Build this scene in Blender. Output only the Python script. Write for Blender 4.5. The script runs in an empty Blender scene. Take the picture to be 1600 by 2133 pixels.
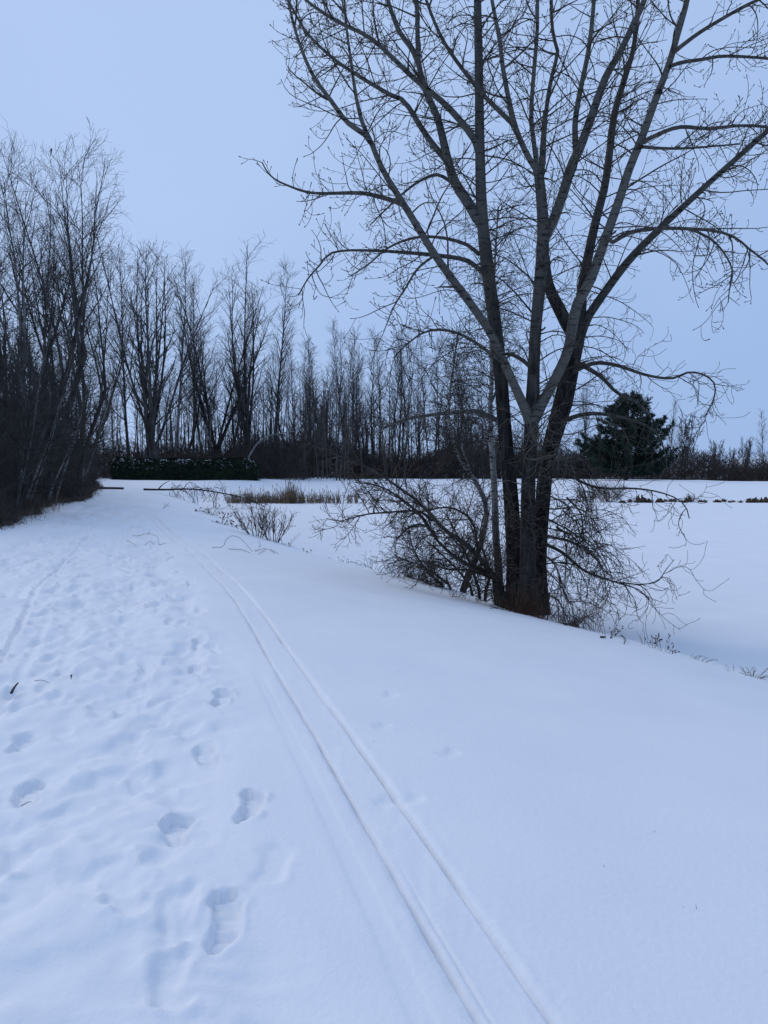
import bpy, math
import numpy as np
from mathutils import Vector, Matrix

# ------------------------------------------------------------------ camera, sky, sun, exposure
scn = bpy.context.scene
C = scn.collection
FPX, CXP, CYP, HORIZON = 1552.0, 800.0, 1066.5, 975.0      # photograph 1600 x 2133
PITCH = math.atan((CYP - HORIZON) / FPX)
EYE = np.array([0.0, 0.0, 1.6])
cam = bpy.data.cameras.new('camera')
cam.sensor_fit = 'VERTICAL'
cam.sensor_height = 36.0
cam.lens = 36.0 * FPX / 2133.0
cam.clip_start, cam.clip_end = 0.05, 4000
camo = bpy.data.objects.new('camera', cam)
camo.location = EYE
camo.rotation_euler = (math.pi / 2 - PITCH, 0, 0)
C.objects.link(camo)
scn.camera = camo

SUN_EL, SUN_AZ = math.radians(38), math.radians(-48)        # azimuth from +Y (ahead), negative = left
world = bpy.data.worlds.new('World')
scn.world = world
world.use_nodes = True
wn, wl = world.node_tree.nodes, world.node_tree.links
wn.clear()
w_out = wn.new('ShaderNodeOutputWorld')
w_bg = wn.new('ShaderNodeBackground')
w_sky = wn.new('ShaderNodeTexSky')
w_sky.sky_type = 'NISHITA'
w_sky.sun_disc = False
w_sky.sun_elevation = SUN_EL
w_sky.sun_rotation = SUN_AZ
w_sky.air_density, w_sky.dust_density, w_sky.ozone_density = 1.2, 1.0, 2.5
# an even blanket of cloud veils the sky, palest towards the hidden sun
w_tc = wn.new('ShaderNodeTexCoord')
w_dot = wn.new('ShaderNodeVectorMath'); w_dot.operation = 'DOT_PRODUCT'
w_dot.inputs[1].default_value = (math.sin(SUN_AZ) * math.cos(SUN_EL), math.cos(SUN_AZ) * math.cos(SUN_EL), math.sin(SUN_EL))
w_noise = wn.new('ShaderNodeTexNoise')
w_noise.inputs['Scale'].default_value = 2.0
w_noise.inputs['Detail'].default_value = 4.0
w_noise.inputs['Roughness'].default_value = 0.5
w_sum = wn.new('ShaderNodeMath'); w_sum.operation = 'MULTIPLY_ADD'; w_sum.inputs[1].default_value = 1.15
w_map = wn.new('ShaderNodeMapRange')
w_map.inputs['From Min'].default_value = -0.44; w_map.inputs['From Max'].default_value = 1.56
w_ramp = wn.new('ShaderNodeValToRGB')
w_ramp.color_ramp.elements[0].position = 0.0
w_ramp.color_ramp.elements[0].color = (2.55, 4.0, 7.1, 1)
w_ramp.color_ramp.elements[1].position = 1.0
w_ramp.color_ramp.elements[1].color = (4.45, 5.95, 8.95, 1)
w_el = w_ramp.color_ramp.elements.new(0.66); w_el.color = (3.45, 5.0, 8.15, 1)
w_mix = wn.new('ShaderNodeMix')
w_mix.data_type = 'RGBA'
w_mix.inputs[0].default_value = 0.96
wl.new(w_tc.outputs['Generated'], w_noise.inputs['Vector'])
wl.new(w_tc.outputs['Generated'], w_dot.inputs[0])
wl.new(w_noise.outputs['Fac'], w_sum.inputs[0])
wl.new(w_dot.outputs['Value'], w_sum.inputs[2])
wl.new(w_sum.outputs[0], w_map.inputs['Value'])
wl.new(w_map.outputs[0], w_ramp.inputs['Fac'])
wl.new(w_sky.outputs['Color'], w_mix.inputs[6])
wl.new(w_ramp.outputs['Color'], w_mix.inputs[7])
wl.new(w_mix.outputs[2], w_bg.inputs['Color'])
w_bg.inputs['Strength'].default_value = 0.10
wl.new(w_bg.outputs['Background'], w_out.inputs['Surface'])

sun = bpy.data.lights.new('sun', 'SUN')
sun.energy = 0.92
sun.angle = math.radians(28)
sun.color = (1.0, 0.93, 0.84)
suno = bpy.data.objects.new('sun', sun)
sdir = Vector((math.sin(SUN_AZ) * math.cos(SUN_EL), math.cos(SUN_AZ) * math.cos(SUN_EL), math.sin(SUN_EL)))
suno.rotation_euler = sdir.to_track_quat('Z', 'Y').to_euler()
suno.location = (-20, 10, 40)
C.objects.link(suno)

scn.view_settings.view_transform = 'Standard'
scn.view_settings.look = 'None'
scn.view_settings.gamma = 1.0
scn.view_settings.use_curve_mapping = False
scn.view_settings.exposure = 0.0
scn.cycles.use_denoising = True
scn.cycles.max_bounces = 4
scn.cycles.diffuse_bounces = 3
scn.render.film_transparent = False

# ------------------------------------------------------------------ helpers
def at(px, py, Y):
    """the point at depth Y that the photograph shows at (px, py)"""
    u, v = (px - CXP) / FPX, -(py - CYP) / FPX
    d = np.array([u, math.cos(PITCH) + v * math.sin(PITCH), -math.sin(PITCH) + v * math.cos(PITCH)])
    return EYE + d * (Y / d[1])

def at_z(px, py, z):
    u, v = (px - CXP) / FPX, -(py - CYP) / FPX
    d = np.array([u, math.cos(PITCH) + v * math.sin(PITCH), -math.sin(PITCH) + v * math.cos(PITCH)])
    return EYE + d * ((z - EYE[2]) / d[2])

def sstep(a, b, x):
    t = np.clip((x - a) / (b - a), 0, 1)
    return t * t * (3 - 2 * t)

def _hash(ix, iy, seed):
    h = (ix.astype(np.int64) * 374761393 + iy.astype(np.int64) * 668265263 + seed * 982451653) & 0xFFFFFFFF
    h = ((h ^ (h >> 13)) * 1274126177) & 0xFFFFFFFF
    h = h ^ (h >> 16)
    return (h & 0xFFFF) / 65535.0

def vnoise(x, y, s, seed):
    """smooth value noise, period s metres, range about -1..1"""
    x, y = x / s, y / s
    ix, iy = np.floor(x), np.floor(y)
    fx, fy = x - ix, y - iy
    fx = fx * fx * fx * (fx * (fx * 6 - 15) + 10)
    fy = fy * fy * fy * (fy * (fy * 6 - 15) + 10)
    a, b = _hash(ix, iy, seed), _hash(ix + 1, iy, seed)
    c, d = _hash(ix, iy + 1, seed), _hash(ix + 1, iy + 1, seed)
    return ((a * (1 - fx) + b * fx) * (1 - fy) + (c * (1 - fx) + d * fx) * fy) * 2 - 1

class Geo:
    def __init__(s):
        s.v, s.f3, s.f4, s.n = [], [], [], 0
        s.m3, s.m4 = [], []
    def add(s, verts, quads=None, tris=None, mat=0):
        verts = np.asarray(verts, float).reshape(-1, 3)
        if quads is not None and len(quads):
            q = np.asarray(quads, np.int64).reshape(-1, 4) + s.n
            s.f4.append(q); s.m4.append(np.full(len(q), mat))
        if tris is not None and len(tris):
            t = np.asarray(tris, np.int64).reshape(-1, 3) + s.n
            s.f3.append(t); s.m3.append(np.full(len(t), mat))
        s.v.append(verts); s.n += len(verts)
        return s
    def mesh(s, name, mats, smooth=True):
        me = bpy.data.meshes.new(name)
        v = np.concatenate(s.v)
        f4 = np.concatenate(s.f4) if s.f4 else np.zeros((0, 4), np.int64)
        f3 = np.concatenate(s.f3) if s.f3 else np.zeros((0, 3), np.int64)
        me.vertices.add(len(v)); me.vertices.foreach_set('co', v.astype(np.float32).ravel())
        loops = np.concatenate([f4.ravel(), f3.ravel()]).astype(np.int32)
        me.loops.add(len(loops)); me.loops.foreach_set('vertex_index', loops)
        nf = len(f4) + len(f3)
        me.polygons.add(nf)
        tot = np.concatenate([np.full(len(f4), 4), np.full(len(f3), 3)]).astype(np.int32)
        start = np.concatenate([[0], np.cumsum(tot)[:-1]]).astype(np.int32)
        me.polygons.foreach_set('loop_start', start)
        me.polygons.foreach_set('loop_total', tot)
        mi = np.concatenate([np.concatenate(s.m4) if s.m4 else np.zeros(0), np.concatenate(s.m3) if s.m3 else np.zeros(0)]).astype(np.int32)
        me.polygons.foreach_set('material_index', mi)
        me.polygons.foreach_set('use_smooth', np.full(nf, smooth))
        for m in (mats if isinstance(mats, (list, tuple)) else [mats]):
            me.materials.append(m)
        me.update(calc_edges=True)
        return me

def frames(P):
    T = np.gradient(P, axis=1)
    T /= np.linalg.norm(T, axis=2, keepdims=True) + 1e-12
    mean = T.mean(axis=1)
    ref = np.where((np.abs(mean[:, 2]) > 0.75)[:, None], np.array([0.31, 0.95, 0.05]), np.array([0.05, 0.1, 0.99]))
    U = np.cross(T, ref[:, None, :]); U /= np.linalg.norm(U, axis=2, keepdims=True) + 1e-12
    return T, U, np.cross(T, U)

def tubes(g, P, R, k=3, mat=0, rough=0.0, rng=None, cap=False):
    """P (B, n, 3), R (B, n): B tapered tubes of k sides"""
    P = np.asarray(P, float); R = np.asarray(R, float)
    if P.ndim == 2:
        P, R = P[None], R[None]
    B, n, _ = P.shape
    if B == 0:
        return g
    _, U, W = frames(P)
    a = np.arange(k) * 2 * math.pi / k
    rr = R[:, :, None] * np.ones(k)
    if rough and rng is not None:
        wander = np.cumsum(rng.normal(0, 1, (B, n, k)), 1)
        wander -= np.linspace(0, 1, n)[None, :, None] * wander[:, -1:]
        ridge = rng.normal(0, 1, (B, 1, k)) * 0.9 + wander * 0.22
        rr = rr * (1 + rough * ridge)
    V = P[:, :, None, :] + rr[..., None] * (np.cos(a)[:, None] * U[:, :, None, :] + np.sin(a)[:, None] * W[:, :, None, :])
    b = (np.arange(B) * n * k)[:, None, None] + (np.arange(n - 1) * k)[None, :, None]
    j = np.arange(k)[None, None, :]; j2 = (np.arange(k) + 1) % k
    j2 = j2[None, None, :]
    q = np.stack([b + j, b + j2, b + k + j2, b + k + j], -1).reshape(-1, 4)
    g.add(V, q, mat=mat)
    if cap:
        for bi in range(B):
            for i in (0, n - 1):
                c = g.n
                g.add(np.concatenate([P[bi, i][None], V[bi, i]]), None, [[0, 1 + s, 1 + (s + 1) % k] for s in range(k)], mat=mat)
    return g

def resample(pts, n):
    """smooth curve through pts, n points evenly spaced"""
    p = np.asarray(pts, float)
    if len(p) > 2:
        e = np.vstack([2 * p[0] - p[1], p, 2 * p[-1] - p[-2]])
        out = []
        for i in range(1, len(e) - 2):
            t = np.linspace(0, 1, 9)[:-1][:, None]
            a, b, c, d = e[i - 1], e[i], e[i + 1], e[i + 2]
            out.append(0.5 * (2 * b + (c - a) * t + (2 * a - 5 * b + 4 * c - d) * t ** 2 + (3 * b - a - 3 * c + d) * t ** 3))
        p = np.vstack(out + [p[-1:]])
    s = np.concatenate([[0], np.cumsum(np.linalg.norm(np.diff(p, axis=0), axis=1))])
    q = np.linspace(0, s[-1], n)
    return np.stack([np.interp(q, s, p[:, i]) for i in range(p.shape[1])], 1)

def grow(rng, P, R, N, t0, t1, ang, length, n, rad, tip, trop, wig, taper=0.5, updir=None, bias=None):
    """N children on parents P (B, m, 3). ang (lo, hi) degrees off the parent, length (lo, hi) metres,
    trop: vertical pull at the start, middle and end of a child; taper: how much shorter the far children are."""
    B, m, _ = P.shape
    L = np.linalg.norm(np.diff(P, axis=1), axis=2).sum(1)
    cum = np.cumsum(L) / L.sum()
    u = (np.arange(N) + rng.random(N)) / N
    pi = np.minimum(np.searchsorted(cum, u), B - 1)
    lo = np.concatenate([[0], cum[:-1]])[pi]
    t = t0 + (t1 - t0) * np.clip((u - lo) / np.maximum(cum[pi] - lo, 1e-9), 0, 1)
    f = t * (m - 1); i = np.minimum(f.astype(int), m - 2); w = (f - i)[:, None]
    pos = P[pi, i] * (1 - w) + P[pi, i + 1] * w
    tan = P[pi, i + 1] - P[pi, i]; tan /= np.linalg.norm(tan, axis=1, keepdims=True) + 1e-12
    pr = R[pi, i] * (1 - w[:, 0]) + R[pi, i + 1] * w[:, 0]
    rv = rng.normal(0, 1, (N, 3))
    if bias is not None:
        rv = rv + np.asarray(bias)
    per = rv - (rv * tan).sum(1, keepdims=True) * tan
    per /= np.linalg.norm(per, axis=1, keepdims=True) + 1e-12
    a = np.radians(rng.uniform(ang[0], ang[1], N))[:, None]
    d = tan * np.cos(a) + per * np.sin(a)
    ln = rng.uniform(length[0], length[1], N) * (1 - taper * t)
    Q = np.zeros((N, n, 3)); Q[:, 0] = pos
    wob = rng.normal(0, 1, (N, 3))
    for k in range(1, n):
        z = np.interp(k / (n - 1), [0, 0.5, 1], trop)
        wob = 0.6 * wob + 0.8 * rng.normal(0, 1, (N, 3))
        d = d + wob * wig
        d[:, 2] += z
        d /= np.linalg.norm(d, axis=1, keepdims=True)
        Q[:, k] = Q[:, k - 1] + d * (ln / (n - 1))[:, None]
    r0 = np.minimum(rad * rng.uniform(0.7, 1.25, N), 0.75 * pr)
    r0 = np.maximum(r0, tip)
    RR = r0[:, None] * (1 - np.linspace(0, 1, n)[None, :]) + tip * np.linspace(0, 1, n)[None, :]
    return Q, RR

def buds(g, rng, P, frac, r, ln, mat=0):
    """pointed buds at the twig ends"""
    B = len(P)
    sel = rng.random(B) < frac
    p = P[sel, -1]; d = p - P[sel, -2]
    if not len(p):
        return
    d /= np.linalg.norm(d, axis=1, keepdims=True) + 1e-12
    k = rng.uniform(0.7, 1.3, len(p))[:, None] * ln
    Q = np.stack([p, p + d * k * 0.35, p + d * k * 0.6, p + d * k], 1)
    RR = np.tile(np.array([0.45, 1.0, 0.75, 0.05]) * r, (len(p), 1))
    tubes(g, Q, RR, 3, mat)

# ------------------------------------------------------------------ materials
def new_mat(name):
    m = bpy.data.materials.new(name); m.use_nodes = True
    nt = m.node_tree
    return m, nt.nodes, nt.links, nt.nodes['Principled BSDF']

def noisy(name, c0, c1, scale=(8, 8, 8), detail=4, rough=0.85, bump=0.0, bdist=0.01, lo=0.35, hi=0.65, spec=0.2, vary=0.0):
    m, n, l, p = new_mat(name)
    tc = n.new('ShaderNodeTexCoord'); mp = n.new('ShaderNodeMapping'); mp.inputs['Scale'].default_value = scale
    nz = n.new('ShaderNodeTexNoise'); nz.inputs['Scale'].default_value = 1.0; nz.inputs['Detail'].default_value = detail
    rp = n.new('ShaderNodeValToRGB')
    rp.color_ramp.elements[0].position = lo; rp.color_ramp.elements[0].color = (*c0, 1)
    rp.color_ramp.elements[1].position = hi; rp.color_ramp.elements[1].color = (*c1, 1)
    l.new(tc.outputs['Object'], mp.inputs['Vector']); l.new(mp.outputs[0], nz.inputs['Vector'])
    l.new(nz.outputs['Fac'], rp.inputs['Fac'])
    out = rp.outputs['Color']
    if vary:
        oi = n.new('ShaderNodeObjectInfo'); mr = n.new('ShaderNodeMapRange')
        mr.inputs['To Min'].default_value = 1 - vary; mr.inputs['To Max'].default_value = 1 + vary
        l.new(oi.outputs['Random'], mr.inputs['Value'])
        mx = n.new('ShaderNodeVectorMath'); mx.operation = 'SCALE'
        l.new(out, mx.inputs[0]); l.new(mr.outputs[0], mx.inputs['Scale']); out = mx.outputs[0]
    l.new(out, p.inputs['Base Color'])
    p.inputs['Roughness'].default_value = rough
    p.inputs['Specular IOR Level'].default_value = spec
    if bump:
        b = n.new('ShaderNodeBump'); b.inputs['Strength'].default_value = bump; b.inputs['Distance'].default_value = bdist
        l.new(nz.outputs['Fac'], b.inputs['Height']); l.new(b.outputs[0], p.inputs['Normal'])
    return m

def snow_material(name, grain=1.0):
    m, n, l, p = new_mat(name)
    tc = n.new('ShaderNodeTexCoord')
    a = n.new('ShaderNodeTexNoise'); a.inputs['Scale'].default_value = 0.9; a.inputs['Detail'].default_value = 5
    rp = n.new('ShaderNodeValToRGB')
    rp.color_ramp.elements[0].position = 0.3; rp.color_ramp.elements[0].color = (0.82, 0.825, 0.85, 1)
    rp.color_ramp.elements[1].position = 0.7; rp.color_ramp.elements[1].color = (0.87, 0.87, 0.88, 1)
    b1 = n.new('ShaderNodeTexNoise'); b1.inputs['Scale'].default_value = 38; b1.inputs['Detail'].default_value = 6
    b2 = n.new('ShaderNodeTexNoise'); b2.inputs['Scale'].default_value = 240; b2.inputs['Detail'].default_value = 2
    add = n.new('ShaderNodeMath'); add.operation = 'MULTIPLY_ADD'; add.inputs[1].default_value = 0.35
    bp = n.new('ShaderNodeBump'); bp.inputs['Strength'].default_value = 0.55 * grain; bp.inputs['Distance'].default_value = 0.006
    for t in (a, b1, b2):
        l.new(tc.outputs['Object'], t.inputs['Vector'])
    l.new(a.outputs['Fac'], rp.inputs['Fac']); l.new(rp.outputs['Color'], p.inputs['Base Color'])
    l.new(b2.outputs['Fac'], add.inputs[0]); l.new(b1.outputs['Fac'], add.inputs[2])
    l.new(add.outputs[0], bp.inputs['Height']); l.new(bp.outputs[0], p.inputs['Normal'])
    p.inputs['Roughness'].default_value = 0.7
    p.inputs['Specular IOR Level'].default_value = 0.15
    return m

def poplar_bark(name, c_dark, c_pale, z0, z1):
    """furrowed dark bark on old wood, smooth pale bark with dark cross marks on young wood"""
    m, n, l, p = new_mat(name)
    geo = n.new('ShaderNodeNewGeometry'); sep = n.new('ShaderNodeSeparateXYZ')
    l.new(geo.outputs['Position'], sep.inputs[0])
    mp = n.new('ShaderNodeMapping'); mp.inputs['Scale'].default_value = (17, 17, 2.4)
    fur = n.new('ShaderNodeTexNoise'); fur.inputs['Detail'].default_value = 5; fur.inputs['Scale'].default_value = 1
    mk = n.new('ShaderNodeMapping'); mk.inputs['Scale'].default_value = (5, 5, 26)
    marks = n.new('ShaderNodeTexNoise'); marks.inputs['Detail'].default_value = 3; marks.inputs['Scale'].default_value = 1
    bl = n.new('ShaderNodeTexNoise'); bl.inputs['Scale'].default_value = 3.2; bl.inputs['Detail'].default_value = 3
    for a, b in ((mp, fur), (mk, marks)):
        l.new(geo.outputs['Position'], a.inputs['Vector']); l.new(a.outputs[0], b.inputs['Vector'])
    l.new(geo.outputs['Position'], bl.inputs['Vector'])
    rd = n.new('ShaderNodeValToRGB')
    rd.color_ramp.elements[0].position = 0.36; rd.color_ramp.elements[0].color = (c_dark[0] * .35, c_dark[1] * .35, c_dark[2] * .35, 1)
    rd.color_ramp.elements[1].position = 0.68; rd.color_ramp.elements[1].color = (c_dark[0] * 2.3, c_dark[1] * 2.3, c_dark[2] * 2.3, 1)
    l.new(fur.outputs['Fac'], rd.inputs['Fac'])
    rm = n.new('ShaderNodeValToRGB')
    rm.color_ramp.elements[0].position = 0.355; rm.color_ramp.elements[0].color = (0.02, 0.018, 0.016, 1)
    rm.color_ramp.elements[1].position = 0.43; rm.color_ramp.elements[1].color = (*c_pale, 1)
    e = rm.color_ramp.elements.new(0.75); e.color = (c_pale[0] * 1.25, c_pale[1] * 1.22, c_pale[2] * 1.15, 1)
    l.new(marks.outputs['Fac'], rm.inputs['Fac'])
    ma = n.new('ShaderNodeMath'); ma.operation = 'MULTIPLY_ADD'; ma.inputs[1].default_value = 3.5
    l.new(bl.outputs['Fac'], ma.inputs[0]); l.new(sep.outputs['Z'], ma.inputs[2])
    mr = n.new('ShaderNodeMapRange'); mr.inputs['From Min'].default_value = z0 + 1.75; mr.inputs['From Max'].default_value = z1 + 1.75
    l.new(ma.outputs[0], mr.inputs['Value'])
    mx = n.new('ShaderNodeMix'); mx.data_type = 'RGBA'
    l.new(mr.outputs[0], mx.inputs[0]); l.new(rd.outputs['Color'], mx.inputs[6]); l.new(rm.outputs['Color'], mx.inputs[7])
    l.new(mx.outputs[2], p.inputs['Base Color'])
    inv = n.new('ShaderNodeMath'); inv.operation = 'SUBTRACT'; inv.inputs[0].default_value = 1.05
    l.new(mr.outputs[0], inv.inputs[1])
    bp = n.new('ShaderNodeBump'); bp.inputs['Distance'].default_value = 0.06
    l.new(inv.outputs[0], bp.inputs['Strength']); l.new(fur.outputs['Fac'], bp.inputs['Height']); l.new(bp.outputs[0], p.inputs['Normal'])
    p.inputs['Roughness'].default_value = 0.9; p.inputs['Specular IOR Level'].default_value = 0.15
    return m

M = {}
M['snow'] = snow_material('snow')
M['pond_snow'] = snow_material('pond_snow', 0.5)
M['bark_old'] = poplar_bark('bark_old', (0.022, 0.020, 0.019), (0.085, 0.081, 0.073), 2.6, 5.8)
M['bark_mid'] = poplar_bark('bark_mid', (0.034, 0.031, 0.029), (0.092, 0.087, 0.077), 2.2, 5.0)
M['bark_pale'] = poplar_bark('bark_pale', (0.07, 0.066, 0.058), (0.105, 0.099, 0.087), 0.0, 2.2)
M['bark_dark'] = poplar_bark('bark_dark', (0.020, 0.018, 0.017), (0.085, 0.08, 0.072), 3.4, 7.0)
M['limb'] = noisy('limb_bark', (0.040, 0.036, 0.030), (0.11, 0.10, 0.085), (20, 20, 20), 3, 0.85)
M['twig'] = noisy('twig_bark', (0.030, 0.025, 0.020), (0.085, 0.070, 0.055), (9, 9, 9), 3, 0.7)
M['twig_dark'] = noisy('twig_dark', (0.028, 0.024, 0.021), (0.075, 0.064, 0.055), (9, 9, 9), 3, 0.75)
M['twig_pale'] = noisy('twig_pale', (0.06, 0.053, 0.042), (0.16, 0.14, 0.11), (7, 7, 7), 3, 0.7)
M['birch'] = poplar_bark('birch_bark', (0.06, 0.05, 0.045), (0.30, 0.29, 0.27), -0.2, 2.2)
M['wood_bark'] = noisy('wood_bark', (0.022, 0.020, 0.019), (0.085, 0.078, 0.072), (5, 5, 1.2), 4, 0.9, vary=0.25)
M['wood_pale'] = noisy('wood_pale', (0.09, 0.085, 0.08), (0.23, 0.22, 0.205), (4, 4, 1.5), 4, 0.9, vary=0.2)
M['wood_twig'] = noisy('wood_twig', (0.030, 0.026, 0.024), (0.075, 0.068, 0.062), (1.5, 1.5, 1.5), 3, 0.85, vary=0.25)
M['far_twig'] = noisy('far_twig', (0.045, 0.042, 0.040), (0.11, 0.10, 0.095), (1, 1, 1), 3, 0.85, vary=0.25)  # lighter than wood_twig: haze of the far crowns put into the colour
M['brush'] = noisy('brush', (0.034, 0.028, 0.025), (0.085, 0.069, 0.060), (0.5, 0.5, 0.5), 4, 0.9)
M['brush_brown'] = noisy('brush_brown', (0.045, 0.033, 0.025), (0.14, 0.098, 0.065), (0.35, 0.35, 0.5), 4, 0.9)
M['rust'] = noisy('rust_leaf', (0.045, 0.022, 0.012), (0.13, 0.065, 0.035), (14, 14, 14), 3, 0.85)
M['straw'] = noisy('straw', (0.075, 0.055, 0.035), (0.26, 0.20, 0.125), (3, 3, 1.5), 3, 0.8)
M['seed'] = noisy('seed_head', (0.05, 0.035, 0.025), (0.13, 0.09, 0.06), (10, 10, 10), 3, 0.9)
M['weed'] = noisy('weed_stalk', (0.08, 0.065, 0.05), (0.22, 0.18, 0.13), (6, 6, 6), 3, 0.85)
M['needle'] = noisy('needle', (0.010, 0.020, 0.014), (0.035, 0.060, 0.038), (1.2, 1.2, 1.2), 3, 0.7)
M['hedge'] = noisy('hedge_leaf', (0.006, 0.010, 0.006), (0.026, 0.040, 0.020), (2.5, 2.5, 2.5), 4, 0.7)
M['earth'] = noisy('earth', (0.025, 0.018, 0.012), (0.11, 0.075, 0.045), (4, 4, 4), 4, 0.95, bump=0.5, bdist=0.05)
M['siding'] = noisy('siding', (0.30, 0.29, 0.28), (0.40, 0.39, 0.37), (1, 1, 9), 2, 0.8)
M['glass'] = noisy('window_glass', (0.03, 0.035, 0.045), (0.05, 0.06, 0.075), (1, 1, 1), 2, 0.15, spec=0.5)
M['door'] = noisy('door_paint', (0.10, 0.05, 0.04), (0.14, 0.07, 0.055), (1, 1, 4), 2, 0.6)
M['feather_dark'] = noisy('feather_dark', (0.010, 0.010, 0.012), (0.03, 0.03, 0.034), (30, 30, 30), 3, 0.7)
M['feather_white'] = noisy('feather_white', (0.55, 0.54, 0.52), (0.75, 0.74, 0.72), (30, 30, 30), 3, 0.8)

# ------------------------------------------------------------------ object helpers
def tag(o, label=None, cat=None, group=None, kind=None):
    if label: o['label'] = label
    if cat: o['category'] = cat
    if group: o['group'] = group
    if kind: o['kind'] = kind
    return o

def part(name, g, mat, parent=None, kind=None, smooth=True, label=None):
    """links a Geo (world or local coordinates) as one mesh object"""
    o = bpy.data.objects.new(name, g.mesh(name, mat, smooth))
    C.objects.link(o)
    if parent is not None:
        o.parent = parent
        o.matrix_parent_inverse = Matrix.Translation(-parent.location)   # parts keep their world coordinates
    if kind: o['kind'] = kind
    if label: o['label'] = label
    return o

def empty(name, loc=(0, 0, 0), label=None, cat=None, group=None, kind=None):
    o = bpy.data.objects.new(name, None)
    o.location = tuple(float(c) for c in loc)
    o.empty_display_size = 0.2
    C.objects.link(o)
    return tag(o, label, cat, group, kind)

def copy_tree(o, parent=None):
    c = o.copy(); C.objects.link(c)
    if parent is not None: c.parent = parent
    for ch in o.children:
        copy_tree(ch, c)
    return c

ORD = ['first', 'second', 'third', 'fourth', 'fifth', 'sixth', 'seventh', 'eighth', 'ninth', 'tenth', 'eleventh', 'twelfth',
       'thirteenth', 'fourteenth', 'fifteenth', 'sixteenth', 'seventeenth', 'eighteenth', 'nineteenth', 'twentieth',
       'twenty-first', 'twenty-second', 'twenty-third', 'twenty-fourth', 'twenty-fifth', 'twenty-sixth', 'twenty-seventh',
       'twenty-eighth', 'twenty-ninth', 'thirtieth', 'thirty-first', 'thirty-second', 'thirty-third', 'thirty-fourth']

# ------------------------------------------------------------------ ground: path, bank, pond basin, far field
POND_Z = -1.12
CREST_Z = -0.77
_edge = np.array([at_z(*p, CREST_Z)[:2] for p in
                  [(1600, 1418), (1340, 1345), (1200, 1307), (1058, 1278), (911, 1218), (830, 1197), (746, 1177), (630, 1147),
                   (565, 1122), (480, 1100), (425, 1062), (380, 1036)]])
_edge = np.vstack([[[9.2, -8.0], [7.0, 2.0]], _edge, [[-17.0, 66.0], [-13.0, 80.0], [0, 140.0]]])
_ski = np.array([at_z(*p, -0.02)[:2] for p in
                 [(1068, 2133), (906, 1878), (768, 1660), (686, 1526), (585, 1370), (528, 1280), (462, 1205), (398, 1140),
                  (335, 1092), (290, 1052), (262, 1027)]])
_ski = np.vstack([[[1.75, -6.0], [1.15, -1.5]], _ski, [[-21.0, 75.0], [-24, 120.0]]])

def edge_x(y): return np.interp(y, _edge[:, 1], _edge[:, 0])
def ski_x(y): return np.interp(y, _ski[:, 1], _ski[:, 0])
_yy = np.linspace(-8, 130, 2000)
_es = np.convolve(np.pad(edge_x(_yy), 12, mode='edge'), np.ones(25) / 25, 'valid')
_ss = np.convolve(np.pad(ski_x(_yy), 10, mode='edge'), np.ones(21) / 21, 'valid')
_ss[_yy < 8] = ski_x(_yy)[_yy < 8] * (1 - sstep(6, 8, _yy[_yy < 8])) + _ss[_yy < 8] * sstep(6, 8, _yy[_yy < 8])
def edge_s(y): return np.interp(y, _yy, _es)
def ski_s(y): return np.interp(y, _yy, _ss)

def shore_y(x):
    return 59.5 + 0.06 * x + 1.2 * np.sin(x * 0.11 + 0.8) + 0.5 * np.sin(x * 0.37)

def base_height(x, y):
    d = (x - edge_s(y)) * 0.86
    D = np.interp(y, [0, 10, 24, 60], [5.6, 5.0, 3.6, 3.2])
    w = np.where(d < 0, 0.55 * np.clip((d + D) / D, 0, 1) ** 1.7, 0.55 + 0.45 * sstep(0, 1.3, d + 0.02))
    s = y - shore_y(x)
    crest = -0.04 - 0.42 * sstep(18, 60, x) + 0.10 * np.sin(x * 0.05)
    far = -1.10 + (crest + 1.10) * sstep(-5, 32, s) + 0.05 * sstep(0.2, 1.2, s)
    far = far - 0.55 * sstep(47, 66, s)
    right = np.where(s < 0.4, -1.42 + 0.33 * sstep(-1.2, 0.4, s), far)
    left = 0.012 * np.clip(-(x - ski_s(y)) - 3.5, 0, 12) + 0.22 * sstep(45, 75, y)
    h = left * (1 - w) + right * w
    h = h + 0.035 * vnoise(x, y, 3.1, 1) * sstep(0.5, 3, y) + 0.06 * vnoise(x, y, 9.0, 2) * sstep(2, 20, y)
    h = h + 0.012 * vnoise(x * 0.55 + y * 0.2, y - x * 0.35, 0.9, 3)
    return h

def ground_at(px, py):
    """where the photograph's pixel meets the ground"""
    u, v = (px - CXP) / FPX, -(py - CYP) / FPX
    d = np.array([u, math.cos(PITCH) + v * math.sin(PITCH), -math.sin(PITCH) + v * math.cos(PITCH)])
    t = np.geomspace(1.5, 200, 6000)
    p = EYE[None] + d[None] * t[:, None]
    below = p[:, 2] < base_height(p[:, 0], p[:, 1])
    i = int(np.argmax(below)) if below.any() else len(t) - 1
    return p[i]

def on_ground(x, y, dz=0.0):
    return np.array([x, y, float(base_height(np.array([x]), np.array([y]))[0]) + dz])

rng = np.random.default_rng(7)
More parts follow.
